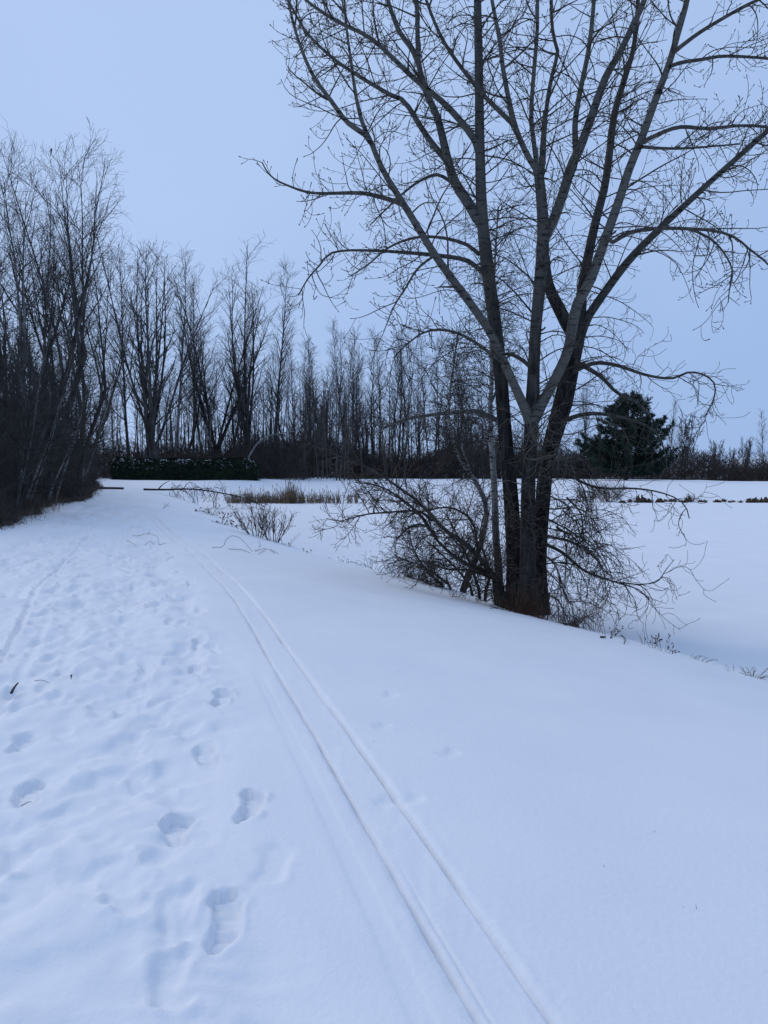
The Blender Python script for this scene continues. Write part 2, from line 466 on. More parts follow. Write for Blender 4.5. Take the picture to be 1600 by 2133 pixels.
# rows get wider apart with distance so the near snow is finely shaped
ys = [-8, -6.5, -5, -3.8, -2.8, -2, -1.3, -0.7, -0.2, 0.2, 0.5, 0.75]
y = 0.95
while y < 1500:
    ys.append(y)
    y += y * (0.0075 if y < 16 else 0.0075 + 0.022 * min(1, (y - 16) / 30))
ys = np.array(ys)
u = np.linspace(-1, 1, 661)
u = np.sign(u) * (0.26 * np.abs(u) + 0.74 * np.abs(u) ** 2.1)
half = np.interp(ys, [-8, 0, 3, 20, 100, 1500], [11, 5.2, 6.6, 19.5, 85, 1200])
cx = ski_s(ys) * (1 - sstep(10, 60, ys))
GX = cx[:, None] + u[None] * half[:, None]
GY = np.repeat(ys[:, None], len(u), 1)
GZ = base_height(GX, GY)

# trampled snow of the walkers' path
ps = GX - ski_s(GY)
wl_, wr_ = np.interp(GY, [0, 5, 13, 30, 60], [-4.4, -4.3, -4.0, -3.6, -3.0]), np.interp(GY, [0, 3, 6, 15, 30], [-0.75, -0.65, -0.45, -0.4, -0.3])
wob = 0.35 * vnoise(GX, GY, 1.7, 11)
tr = sstep(0, 0.5, ps - wl_ + wob) * (1 - sstep(-0.35, 0.15, ps - wr_ + wob)) * (1 - sstep(55, 80, GY)) * sstep(-4, 0, GY)
swirl = vnoise(GX + 0.5 * vnoise(GX, GY, .6, 71), GY * .55 + 0.5 * vnoise(GX, GY, .5, 72), .33, 73)
lump = 0.006 * (1 - 2.2 * np.abs(swirl)) + 0.017 * vnoise(GX * 1.3 + GY * .4 + .2 * vnoise(GX, GY, .7, 78), GY * .7, 0.52, 12) * (1 + .8 * vnoise(GX, GY, 1.6, 79)) + 0.012 * vnoise(GX + .1 * vnoise(GX, GY, .2, 77), GY, 0.19, 13) + 0.005 * vnoise(GX, GY, .085, 15) + 0.004 * vnoise(GX, GY, 0.1, 14)
GZ += tr * (lump * np.interp(GY, [0, 4, 14, 40], [1.25, 1.45, 2.2, 3.0]) - 0.035)
PRINT = np.zeros_like(GZ)

def stamp(x, y, ang, ln, wd, depth, soft, rim=0.25, tread=0.0, side=1):
    r = np.searchsorted(ys, [y - ln * 1.3, y + ln * 1.3])
    if r[1] - r[0] < 1: return
    sl = slice(r[0], r[1])
    X, Y = GX[sl] - x, GY[sl] - y
    ca, sa = math.cos(ang), math.sin(ang)
    a = X * ca - Y * sa; b = X * sa + Y * ca
    a = a - side * 0.12 * wd * np.cos(b / ln * 5.0)
    wv = wd * (0.5 - 0.09 * np.cos((b / ln + 0.08) * 6.5) + 0.03 * b / ln)
    q = np.sqrt((a / wv) ** 2 + (np.abs(b) / (ln * 0.5)) ** 4)
    q = q + 0.20 * vnoise(X + 7 * x, Y + 5 * y, .055, 81) + 0.14 * vnoise(X + 3 * x, Y + y, .13, 82)
    dent = 1 - sstep(1 - soft, 1 + soft * 0.5, q)
    rimv = np.exp(-((q - 1.25 - soft * 0.2) / (0.22 + soft * 0.25)) ** 2)
    z = -depth * dent + depth * rim * rimv * (0.35 + 0.9 * vnoise(X - 2 * x, Y + 3 * y, .045, 83))
    if tread:
        z += tread * dent * np.clip(np.sin(b * 2 * math.pi / 0.052) * 1.6, -1, 1) * (np.abs(b) > 0.01)
        z += tread * 1.2 * dent * np.exp(-((b + ln * 0.12) / 0.02) ** 2)
    PRINT[sl] = np.where(np.abs(z) > 1e-5, np.minimum(PRINT[sl], z * 0.999) * (z < 0) + (PRINT[sl] + z * (PRINT[sl] > -0.004)) * (z >= 0), PRINT[sl])

for k in range(2600):                                      # old, half filled prints
    yy = 0.9 * (58 / 0.9) ** rng.random() if k < 900 else rng.uniform(5, 36)
    lo = np.interp(yy, [0, 5, 13, 30, 60], [-4.3, -4.2, -3.9, -3.5, -2.8]); hi = np.interp(yy, [0, 3, 6, 15], [-0.9, -0.8, -0.55, -0.4])
    xx = float(ski_s(np.array([yy]))[0]) + lo + (hi - lo) * rng.beta(1.5, 1.3)
    head = math.atan2(float(ski_s(np.array([yy + .5]))[0] - ski_s(np.array([yy - .5]))[0]), 1.0)
    patch = float(vnoise(np.array([xx]), np.array([yy]), 1.1, 66)[0])
    if patch < rng.uniform(-.7, .25): continue
    stamp(xx, yy, head + rng.normal(0, 0.45), rng.uniform(0.18, 0.38), rng.uniform(0.08, 0.19), rng.uniform(0.008, 0.028) * np.interp(yy, [1, 5, 12, 40], [.55, .9, 1.5, 2.6]),
          rng.uniform(0.2, 0.8), rng.uniform(0.1, 0.45), 0, rng.choice([-1, 1]))
for (px, py, s, dp) in [(465, 1925, 1, .040), (520, 1690, 1, .046), (372, 1735, -1, .040), (432, 1572, -1, .038), (462, 1458, 1, .046), (410, 1392, -1, .044),
                        (414, 1340, 1, .036), (398, 1222, 1, .034), (358, 1246, -1, .034), (372, 1196, 1, .032), (352, 1170, -1, .03), (356, 1300, -1, .026),
                        (60, 1650, -1, .040), (22, 1800, 1, .030), (372, 1905, -1, .026), (262, 1870, -1, .024), (250, 1475, 1, .034), (130, 1395, 1, .034),
                        (175, 1402, -1, .032), (310, 1390, -1, .03), (300, 1405, 1, .026), (120, 1452, -1, .03), (150, 1330, 1, .03), (240, 1265, 1, .028),
                        (360, 2040, -1, .03), (45, 1545, 1, .036), (565, 1815, 1, .014), (330, 1500, 1, .026), (290, 1620, -1, .024)]:
    dp_ = dp * .95
    p = at_z(px, py, -0.03)
    stamp(p[0], p[1], -0.17 + 0.1 * s + rng.normal(0, 0.08), 0.31, 0.118, dp_, 0.20 if dp > .033 else 0.5, 0.3, 0.007 if dp > .033 else 0.0, s)
for (px, py) in [(812, 1455), (795, 1527), (860, 1690), (935, 1585), (805, 1690)]:   # pole and paw marks beside the track
    p = at_z(px, py, -0.05)
    stamp(p[0], p[1], 0.7, 0.13, 0.10, 0.012, 0.5, 0.15)
GZ += PRINT

# the skier's twin grooves and an older single groove
def groove(off, width, depth, berm, y0, y1, seed, line=None, flat=0.5):
    sx = ski_s(GY) if line is None else line(GY)
    slope = np.gradient(sx[:, 0], ys)[:, None]
    q = (GX - sx) / np.sqrt(1 + slope ** 2) - off
    q = q + 0.006 * vnoise(GX * 0 + seed, GY, 0.9, seed)
    fade = sstep(y0, y0 + 0.4, GY) * (1 - sstep(y1 * 0.8, y1, GY))
    v = 0.75 + 0.35 * vnoise(GX * 0, GY, 0.5, seed + 1) + 0.15 * vnoise(GX * 0, GY, 0.12, seed + 5)
    inside = 1 - sstep(width * flat, width, np.abs(q))
    b = np.exp(-((np.abs(q) - width * 1.5) / (width * 0.6)) ** 2)
    return (-depth * inside * v + berm * b * (0.6 + 0.6 * vnoise(GX, GY, 0.16, seed + 2))) * fade
wide = np.interp(GY, [0, 8, 20, 50], [1.0, 1.2, 2.0, 3.6])
for off, sd in ((-0.103, 21), (0.103, 31)):
    GZ += groove(off, 0.012 * wide, 0.040 * wide, 0.0, -5, 62, sd, flat=0.3)
near = np.exp(-((np.abs(GX - ski_s(GY)) - .115) / .035) ** 2) * (1 - sstep(9, 16, GY))
strip = (1 - sstep(.10, .30, np.abs(GX - ski_s(GY)))) * (1 - sstep(12, 30, GY))
GZ += strip * (0.0022 * vnoise(GX * 2.2, GY * .6, .16, 93) + 0.0018 * vnoise(GX * 2, GY, .07, 94))
GZ += near * (0.0022 * vnoise(GX, GY, .035, 91) + 0.0025 * vnoise(GX, GY, .09, 92))
GZ += groove(0.0, 0.145, 0.011, 0.0, -5, 62, 41, flat=0.75)
GZ += groove(-0.062, 0.008, 0.012, 0.001, -1, 3.0, 43, flat=.2) + groove(-0.25, 0.05, 0.005, 0.002, -1, 6.5, 44)
_old = np.array([at_z(*p, -0.05)[:2] for p in [(-300, 1800), (0, 1372), (42, 1312), (76, 1232), (150, 1150), (205, 1085)]])
old_line = lambda Y: np.interp(Y, _old[:, 1], _old[:, 0])
GZ += groove(0.0, 0.035, 0.040, 0.012, 2.5, 26, 51, old_line) + groove(0.24, 0.04, 0.016, 0.008, 2.5, 9, 55, old_line)
# wind ripples on the untouched slope
GZ += (1 - tr) * (0.010 * np.clip(vnoise(GX * 0.30 + GY * 0.25, GY + GX * 0.35, 0.42, 61) - .25, 0, 1) + 0.004 * vnoise(GX, GY, .3, 62)) * sstep(3.5, 8, GY) * (1 - sstep(30, 50, GY))

nr, nc = GX.shape
idx = np.arange(nr * nc).reshape(nr, nc)
gg = Geo().add(np.stack([GX, GY, GZ], -1), np.stack([idx[:-1, :-1], idx[:-1, 1:], idx[1:, 1:], idx[1:, :-1]], -1))
ground = part('ground', gg, M['snow'], kind='structure')
ground['label'] = 'snow covered ground with trampled path, ski tracks and bank'
zx, zy = np.meshgrid(np.linspace(-30, 70, 51), np.linspace(-10, 64, 38))
zi = np.arange(zx.size).reshape(zx.shape)
pond = part('frozen_pond', Geo().add(np.stack([zx, zy, POND_Z + 0.012 * vnoise(zx, zy, 7, 5)], -1),
            np.stack([zi[:-1, :-1], zi[:-1, 1:], zi[1:, 1:], zi[1:, :-1]], -1)), M['pond_snow'], kind='structure')
pond['label'] = 'flat frozen pond under smooth blue snow'
def surf(x, y):
    z = on_ground(x, y)[2]
    return max(z, POND_Z)

# ------------------------------------------------------------------ the big poplar on the bank
TB = at(1100, 1262, 12.6)
BY = 12.6
poplar = empty('poplar_tree', (TB[0], TB[1], on_ground(TB[0], TB[1])[2]), 'large bare poplar with several pale trunks on the pond bank', 'tree')
rng = np.random.default_rng(11)

def limb_px(pts, w0, w1, d0, d1, n=26, curve=1.0):
    """traced limb: pixel points, width in pixels at both ends, depth offset at both ends"""
    p = resample(np.array(pts, float), n)
    t = np.linspace(0, 1, n)
    dep = BY + d0 + (d1 - d0) * t ** curve
    P = np.array([at(a, b, c) for (a, b), c in zip(p, dep)])
    if isinstance(w0, list):
        q = np.array(pts, float); sl = np.concatenate([[0], np.cumsum(np.linalg.norm(np.diff(q, axis=0), axis=1))]); sl /= sl[-1]
        width = np.interp(t, sl, w0)
    else:
        width = w0 + (w1 - w0) * t ** 0.85
    R = width * 0.5 * dep / FPX
    return P, R

def foot(P, R):
    R = R.copy(); R[:4] *= np.array([1.5, 1.3, 1.14, 1.04]); return R

LIMBS = {}
def add_limb(name, key, pts, w0, w1, d0, d1, mat, k=9, n=26, base=False, rough=0.03):
    P, R = limb_px(pts, w0, w1, d0, d1, n)
    if base: R = foot(P, R)
    LIMBS[key] = (P, R)
    part(name, tubes(Geo(), P, R, k, 0, rough, rng), M[mat], poplar)

add_limb('trunk', 'A', [(1080, 1275), (1072, 1150), (1064, 1030), (1052, 900), (1043, 780), (1033, 690), (1016, 560), (1004, 440), (1000, 300), (998, 150), (995, 0), (992, -120), (990, -260)], [42, 34, 31, 28.5, 28, 27, 26, 23, 19, 17, 15, 12, 9], 9, 0.05, 0.1, 'bark_old', 18, 48, True, 0.05)
add_limb('trunk', 'B', [(1100, 1278), (1099, 1150), (1100, 1020), (1104, 930), (1108, 860), (1112, 760), (1116, 680), (1126, 570), (1131, 480), (1126, 400), (1120, 350)], [42, 34, 31, 29, 31, 25, 23.5, 25, 24, 21, 19], 24, -0.32, -0.15, 'bark_mid', 18, 44, True, 0.05)
add_limb('trunk', 'D', [(1118, 1278), (1122, 1160), (1129, 1060), (1138, 970), (1154, 905), (1174, 835), (1192, 750), (1206, 690), (1212, 610), (1230, 510), (1244, 450), (1260, 388), (1270, 320), (1280, 237), (1304, 155), (1320, 100), (1328, 20), (1332, -80), (1340, -200)], [38, 31, 29, 30, 34, 37, 33, 27, 20, 17.5, 16, 15, 14, 13, 11, 9, 8, 7, 5], 9, 0.30, 0.75, 'bark_dark', 18, 48, True, 0.05)
add_limb('limb', 'L', [(1104, 880), (1093, 850), (1062, 782), (1026, 702), (990, 646), (912, 540), (844, 430), (799, 357), (771, 292), (754, 254), (740, 192), (733, 137), (722, 60), (716, -20), (708, -110)], [21, 20, 17.5, 17, 16.5, 15, 13, 11.5, 10, 8.5, 7, 6, 5, 4.5, 4], 6, -0.30, -1.5, 'bark_pale', 12, 40)
add_limb('limb', 'C', [(1110, 880), (1134, 831), (1160, 782), (1184, 726), (1200, 640), (1229, 585), (1263, 491), (1291, 412), (1311, 351), (1335, 292), (1366, 206), (1394, 131), (1414, 62), (1431, 0), (1450, -110), (1462, -220)], [24, 22, 20.5, 21, 22, 21, 19, 18, 17, 16, 14.5, 13, 12, 11, 9, 7], 8, -0.30, -0.9, 'bark_pale', 12, 40)
add_limb('limb', 'A2', [(1004, 470), (995, 457), (978, 426), (947, 378), (930, 320), (912, 247), (888, 192), (873, 137), (870, 86), (868, 0), (860, -110)], [20, 21, 22, 20, 17, 14.5, 13, 11, 9.5, 9, 7], 8, 0.08, 0.9, 'bark_pale', 10, 30)
add_limb('limb', 'A2b', [(874, 140), (860, 105), (830, 62), (808, 0), (780, -90)], 12, 6, 0.7, 1.3, 'bark_pale', 8, 16)
add_limb('limb', 'A3', [(998, 318), (985, 285), (930, 220), (861, 162), (775, 82), (703, 45), (637, 0), (580, -60)], 15, 4, 0.1, -0.9, 'bark_pale', 8, 22)
add_limb('limb', 'A4', [(930, 335), (888, 282), (844, 213), (823, 203), (758, 165), (692, 120), (637, 65), (600, 0)], 13, 4, 0.4, 1.4, 'bark_pale', 8, 22)
add_limb('limb', 'L2', [(772, 296), (760, 280), (723, 254), (692, 213), (651, 155), (620, 79), (600, 0), (588, -70)], 12, 4, -1.1, -1.9, 'bark_pale', 8, 22)
add_limb('limb', 'L3', [(848, 436), (832, 423), (775, 406), (740, 402), (651, 402), (596, 385), (569, 371), (560, 362), (552, 350), (546, 338)], 11, 2.5, -0.95, -1.9, 'limb', 7, 24)
add_limb('limb', 'B1', [(1122, 372), (1114, 309), (1107, 240), (1112, 155), (1119, 69), (1120, 0), (1124, -120)], 10.5, 6, -0.16, -0.3, 'bark_pale', 9, 20)
add_limb('limb', 'B2', [(1123, 380), (1131, 344), (1134, 275), (1141, 206), (1153, 144), (1162, 110), (1152, 69), (1148, 0), (1150, -100)], 11.5, 5, -0.14, 0.4, 'bark_pale', 9, 22)
add_limb('limb', 'B0', [(1122, 372), (1119, 357), (1095, 316), (1071, 254), (1050, 155), (1040, 80), (1025, 0), (1010, -90)], 13, 6, -0.16, -0.8, 'bark_pale', 9, 22)
add_limb('limb', 'B0b', [(1073, 262), (1050, 240), (1009, 200), (988, 175), (930, 96), (895, 20), (870, -60)], 11, 5, -0.6, -1.4, 'limb', 7, 18)
add_limb('limb', 'B3', [(1130, 505), (1146, 474), (1170, 412), (1191, 344), (1208, 309), (1239, 223), (1263, 158), (1291, 110), (1322, 45), (1342, 0), (1372, -110)], [18, 19, 20, 19.5, 18, 15.5, 14.5, 13, 12, 11, 8], 9, -0.14, 0.25, 'bark_pale', 10, 30)
add_limb('limb', 'B3a', [(1200, 325), (1198, 258), (1208, 192), (1225, 110), (1236, 17), (1240, -90)], 13, 7, 0.0, 0.6, 'bark_pale', 8, 20)
add_limb('limb', 'D2', [(1206, 700), (1190, 690), (1163, 639), (1143, 595), (1136, 540), (1134, 480), (1130, 400), (1128, 330), (1134, 230)], [30, 27, 25, 22, 18, 15, 12, 9, 5], 8, 0.42, 0.3, 'bark_dark', 10, 24)
add_limb('limb', 'D3', [(1208, 706), (1222, 668), (1239, 639), (1304, 550), (1373, 478), (1462, 395), (1531, 333), (1600, 272), (1690, 190), (1770, 110)], [19, 18, 17.5, 16, 14, 12, 11, 10, 8, 6], 7, 0.45, -0.6, 'bark_old', 10, 32)
add_limb('limb', 'D4', [(1262, 495), (1275, 505), (1311, 485), (1366, 476), (1462, 478), (1524, 491), (1565, 522), (1600, 550), (1625, 590)], 10, 3, -0.6, -1.6, 'limb', 7, 22)
add_limb('limb', 'D5', [(1430, 477), (1450, 482), (1486, 502), (1514, 536), (1526, 567), (1520, 600), (1517, 630)], 6, 2, -1.25, -1.9, 'limb', 6, 16)
add_limb('limb', 'C2', [(1333, 300), (1360, 285), (1414, 265), (1476, 268), (1540, 262), (1600, 265), (1680, 280)], 9, 4, -0.7, -1.8, 'limb', 7, 20)
add_limb('limb', 'C3', [(1396, 138), (1420, 130), (1462, 124), (1510, 117), (1600, 122), (1680, 135)], 8, 4, -0.8, -0.1, 'limb', 7, 18)
add_limb('limb', 'C4', [(1405, 108), (1425, 92), (1462, 65), (1531, 24), (1572, 3), (1650, -30)], 9, 5, -0.8, -1.7, 'limb', 7, 18)
add_limb('limb', 'C5', [(1338, 306), (1380, 309), (1428, 309), (1480, 305), (1540, 300)], 7, 3, -0.7, 0.2, 'limb', 7, 16)
add_limb('limb', 'A5', [(1006, 568), (974, 543), (919, 533), (844, 526), (775, 522), (720, 522), (686, 529), (668, 550), (641, 581), (622, 615)], 11, 2.5, 0.0, -1.3, 'limb', 7, 24)
add_limb('limb', 'A6', [(998, 530), (971, 509), (919, 495), (864, 495), (809, 516), (768, 550), (730, 575)], 9, 2.5, 0.1, 1.0, 'limb', 7, 20)
add_limb('limb', 'A7', [(944, 382), (912, 364), (878, 375), (844, 399), (800, 440), (770, 470)], 8, 2.5, 0.3, 0.9, 'limb', 7, 18)
add_limb('limb', 'A8', [(1036, 876), (1015, 866), (995, 857), (950, 859), (894, 865), (837, 876), (800, 892)], 12, 4, -0.05, -1.3, 'limb', 7, 20)
add_limb('limb', 'D6', [(1192, 776), (1202, 770), (1240, 756), (1286, 761), (1346, 781), (1399, 788), (1437, 775), (1473, 784), (1490, 805), (1484, 841), (1466, 869)], 10, 2, 0.35, -1.0, 'limb', 7, 26)
add_limb('limb', 'D7', [(1168, 884), (1177, 876), (1216, 863), (1262, 863), (1328, 879), (1370, 905), (1390, 960)], 11, 2.5, 0.3, -0.8, 'limb', 7, 20)
add_limb('limb', 'D8', [(1198, 752), (1251, 784), (1283, 816), (1330, 842), (1365, 880)], 11, 4, 0.3, -0.5, 'limb', 7, 18)
add_limb('limb', 'L4', [(1050, 755), (1020, 735), (985, 710), (940, 690), (890, 690), (850, 715), (820, 745)], 9, 2.5, -0.55, -1.2, 'limb', 7, 18)
add_limb('limb', 'L5', [(905, 532), (870, 560), (845, 600), (820, 640), (800, 690)], 6, 2, -0.9, -1.8, 'limb', 6, 16)
add_limb('limb', 'B5', [(1106, 765), (1088, 750), (1060, 738), (1020, 742)], 10, 4, -0.3, 0.4, 'limb', 7, 14)
add_limb('limb', 'D9', [(1142, 960), (1180, 985), (1240, 1015), (1330, 1018), (1390, 1030), (1425, 1050), (1436, 1080)], 8, 2, 0.2, -1.0, 'limb', 6, 18)
add_limb('limb', 'D10', [(1128, 1130), (1170, 1150), (1220, 1190), (1290, 1215), (1330, 1228), (1352, 1250)], 9, 2, 0.2, -0.7, 'limb', 6, 18)
add_limb('limb', 'D11', [(1290, 1213), (1330, 1217), (1368, 1212), (1385, 1190), (1405, 1165)], 4, 1.2, -0.4, -0.8, 'limb', 6, 14)

for key, t_, az_, ln_ in [('A', .22, 2.8, .16), ('A', .34, 0.3, .10), ('B', .30, 2.4, .12), ('B', .62, .4, .09), ('D', .2, .2, .18), ('D', .40, 2.9, .12), ('C', .35, .2, .10), ('L', .3, 3.0, .11), ('D3', .35, 1.0, .09)]:
    Pk, Rk = LIMBS[key]; i_ = int(t_ * len(Pk)); o_ = Pk[i_]
    d_ = np.array([math.cos(az_), -.5, .45]); d_ /= np.linalg.norm(d_)
    part('broken_stub', tubes(Geo(), resample(np.array([o_, o_ + d_ * (Rk[i_] + ln_ * .6), o_ + d_ * (Rk[i_] + ln_) + [0, 0, .02]]), 7), np.array([.03, .026, .022, .018, .017, .015, .012]), 7, 0, .1, rng, True), M['limb'], poplar)

def pack(keys, n=24):
    Ps, Rs = [], []
    for k in keys:
        P, R = LIMBS[k]
        q = resample(np.hstack([P, R[:, None]]), n) if len(P) != n else np.hstack([P, R[:, None]])
        Ps.append(q[:, :3]); Rs.append(q[:, 3])
    return np.array(Ps), np.array(Rs)

def upper(key, t0, n=24):
    P, R = LIMBS[key]
    i = int(len(P) * t0)
    q = resample(np.hstack([P[i:], R[i:, None]]), n)
    return q[:, :3], q[:, 3]

def seg(keys):
    a = [upper(k, t) for k, t in keys]
    return np.array([x[0] for x in a]), np.array([x[1] for x in a])

gt, gb = Geo(), Geo()
# upper crown: long side branches, then curling twigs with buds
P1, R1 = seg([('A', .52), ('B', .62), ('D', .5), ('L', .25), ('C', .28), ('A2', .1), ('A2b', .1), ('A3', .2), ('A4', .15), ('L2', .15), ('B1', .15), ('B2', .1), ('B0', .15), ('B0b', .15),
              ('B3', .15), ('B3a', .1), ('D2', .4), ('D3', .12)])
a1, ra1 = grow(rng, P1, R1, 230, 0.05, 1.0, (35, 72), (0.7, 2.1), 12, 0.014, 0.0042, (0.05, -0.02, 0.10), 0.07, 0.35)
a2, ra2 = grow(rng, P1, R1, 150, 0.0, 0.95, (50, 88), (0.5, 1.5), 12, 0.011, 0.004, (0.02, -0.10, 0.12), 0.09, 0.3)
P1b, R1b = seg([('A3', .3), ('A4', .3), ('L2', .2), ('L3', .15), ('D4', .2), ('D5', .1), ('C2', .2), ('C3', .2), ('C4', .2), ('C5', .2), ('A5', .2), ('A6', .2), ('A7', .2), ('L4', .2), ('L5', .1), ('D3', .4)])
a3, ra3 = grow(rng, P1b, R1b, 190, 0.05, 1.0, (30, 75), (0.3, 1.2), 12, 0.009, 0.004, (0.02, -0.05, 0.14), 0.09, 0.3)
A_ = np.concatenate([a1, a2, a3]); RA = np.concatenate([ra1, ra2, ra3])
in_crown = (A_[:, -1, 0] / A_[:, -1, 1] > (585 - CXP) / FPX) | (A_[:, -1, 2] < 4.6)      # the crown ends here on its left
A_, RA = A_[in_crown], RA[in_crown]
tubes(gt, A_, RA, 4)
b1, rb1 = grow(rng, A_, RA, 2100, 0.10, 1.0, (35, 80), (0.16, 0.66), 8, 0.0062, 0.0036, (0.0, 0.06, 0.20), 0.10, 0.35)
tubes(gt, b1, rb1, 3)
b2, rb2 = grow(rng, P1b, R1b, 260, 0.1, 1.0, (40, 80), (0.12, 0.5), 8, 0.006, 0.0036, (0.0, 0.06, 0.22), 0.10, 0.3)
tubes(gt, b2, rb2, 3)
BB = np.concatenate([b1, b2]); RBB = np.concatenate([rb1, rb2])
c1, rc1 = grow(rng, BB, RBB, 4200, 0.25, 0.97, (35, 70), (0.03, 0.14), 3, 0.0042, 0.0034, (0.0, 0.1, 0.2), 0.05, 0.2)
tubes(gt, c1, rc1, 3)
buds(gt, rng, BB, 0.9, 0.0090, 0.042)
buds(gt, rng, c1, 0.75, 0.0085, 0.036)
buds(gt, rng, A_, 0.9, 0.008, 0.038)
part('twigs', gt, M['twig'], poplar, 'stuff')
# lower crown: drooping, long arching branches round the trunks
PL, RL = seg([('A8', .2), ('D6', .15), ('D7', .2), ('D8', .2), ('L4', .2), ('B5', .3), ('D9', .1), ('D10', .2), ('D11', .1)])
PT = np.array([LIMBS['A'][0][14:38], LIMBS['D'][0][12:36], LIMBS['B'][0][14:38]]); RT = np.array([LIMBS['A'][1][14:38], LIMBS['D'][1][12:36], LIMBS['B'][1][14:38]])
l1, rl1 = grow(rng, PT, RT, 95, 0.0, 1.0, (55, 95), (0.9, 2.1), 14, 0.012, 0.004, (0.10, -0.12, -0.10), 0.07, 0.2, bias=(0.5, -0.4, 0))
l2, rl2 = grow(rng, PL, RL, 90, 0.05, 1.0, (35, 75), (0.3, 1.1), 14, 0.007, 0.003, (0.0, -0.14, 0.10), 0.15, 0.3)
sl12 = np.linspace(0, 13, 12).round().astype(int)
tubes(gb, l1, rl1, 5); tubes(gb, l2, rl2, 4)
l1r, rl1r = l1[:, np.linspace(0, 13, 12).round().astype(int)], rl1[:, np.linspace(0, 13, 12).round().astype(int)]
LL, RLL = np.concatenate([l1r, l2[:, sl12]]), np.concatenate([rl1r, rl2[:, sl12]])
l3, rl3 = grow(rng, LL, RLL, 1500, 0.1, 1.0, (30, 75), (0.15, 0.7), 9, 0.006, 0.0035, (-0.02, -0.10, 0.26), 0.19, 0.3)
tubes(gb, l3, rl3, 3)
buds(gb, rng, l3, 0.6, 0.006, 0.03)
part('twigs', gb, M['twig'], poplar, 'stuff')
# hanging twigs, right of the trunks down to the bank
gd = Geo()
PD = np.array([np.linspace(at(1140, 960, 12.75), at(1130, 1190, 12.8), 24), np.linspace(at(1200, 985, 12.3), at(1150, 1120, 12.6), 24), np.linspace(at(1130, 1060, 12.5), at(1126, 1230, 12.4), 24)])
RD = np.full((3, 24), 0.04)
h0, rh0 = grow(rng, PD, RD, 15, 0, 1, (45, 85), (0.8, 1.9), 14, 0.015, 0.006, (0.10, -0.16, -0.22), 0.07, 0.25, bias=(2.2, -0.9, 0.6))
tubes(gd, h0, rh0, 5)
h1, rh1 = grow(rng, h0, rh0, 120, 0.1, 1, (20, 85), (0.4, 1.25), 14, 0.009, 0.0035, (0.06, -0.16, -0.20), 0.11, 0.3)
tubes(gd, h1, rh1, 4)
h2, rh2 = grow(rng, h1, rh1, 900, 0.1, 1, (25, 85), (0.12, 0.55), 8, 0.0058, 0.0032, (-0.03, -0.10, 0.02), 0.15, 0.3)
tubes(gd, h2, rh2, 3)
PF = np.array([np.linspace(at(1062, 1020, 12.15), at(1075, 1220, 12.1), 24), np.linspace(at(1095, 1000, 12.0), at(1098, 1230, 11.95), 24), np.linspace(at(1125, 1040, 12.3), at(1118, 1235, 12.2), 24), np.linspace(at(1050, 900, 12.4), at(1066, 1150, 12.4), 24), np.linspace(at(1140, 900, 12.5), at(1130, 1050, 12.4), 24)])
k1, rk1 = grow(rng, PF, np.full((5, 24), .03), 78, 0, 1, (50, 100), (0.35, 1.2), 14, 0.008, 0.003, (0.14, -0.14, -0.24), 0.13, 0.1, bias=(0.0, -0.9, 0.1))
tubes(gd, k1, rk1, 4)
k2, rk2 = grow(rng, k1, rk1, 480, 0.2, 1, (25, 85), (0.1, 0.45), 8, 0.005, 0.003, (0, -0.10, 0.04), 0.15, 0.3)
tubes(gd, k2, rk2, 3)
h3, rh3 = grow(rng, h2, rh2, 1200, 0.2, 1, (30, 70), (0.05, 0.2), 4, 0.0034, 0.0022, (0, -.05, .05), 0.1, 0.2)
tubes(gd, h3, rh3, 3)
part('hanging_twigs', gd, M['twig'], poplar, 'stuff')
# pale suckers sprouting from the fork
gs = Geo()
PS = np.array([np.linspace(at(1090, 890, 12.1), at(1098, 1010, 12.1), 24), np.linspace(at(1118, 900, 12.2), at(1122, 1020, 12.3), 24), np.linspace(at(1150, 860, 12.6), at(1136, 980, 12.5), 24)])
s1, rs1 = grow(rng, PS, np.full((3, 24), 0.05), 30, 0, 1, (50, 100), (0.5, 1.6), 16, 0.009, 0.0032, (0.30, -0.10, -0.30), 0.13, 0.1, bias=(0.5, -1.0, 0.2))
tubes(gs, s1, rs1, 5)
s2, rs2 = grow(rng, s1, rs1, 130, 0.25, 1, (30, 80), (0.1, 0.6), 8, 0.005, 0.003, (0, -0.12, 0.08), 0.16, 0.3)
tubes(gs, s2, rs2, 3)
part('suckers', gs, M['twig_pale'], poplar, 'stuff')

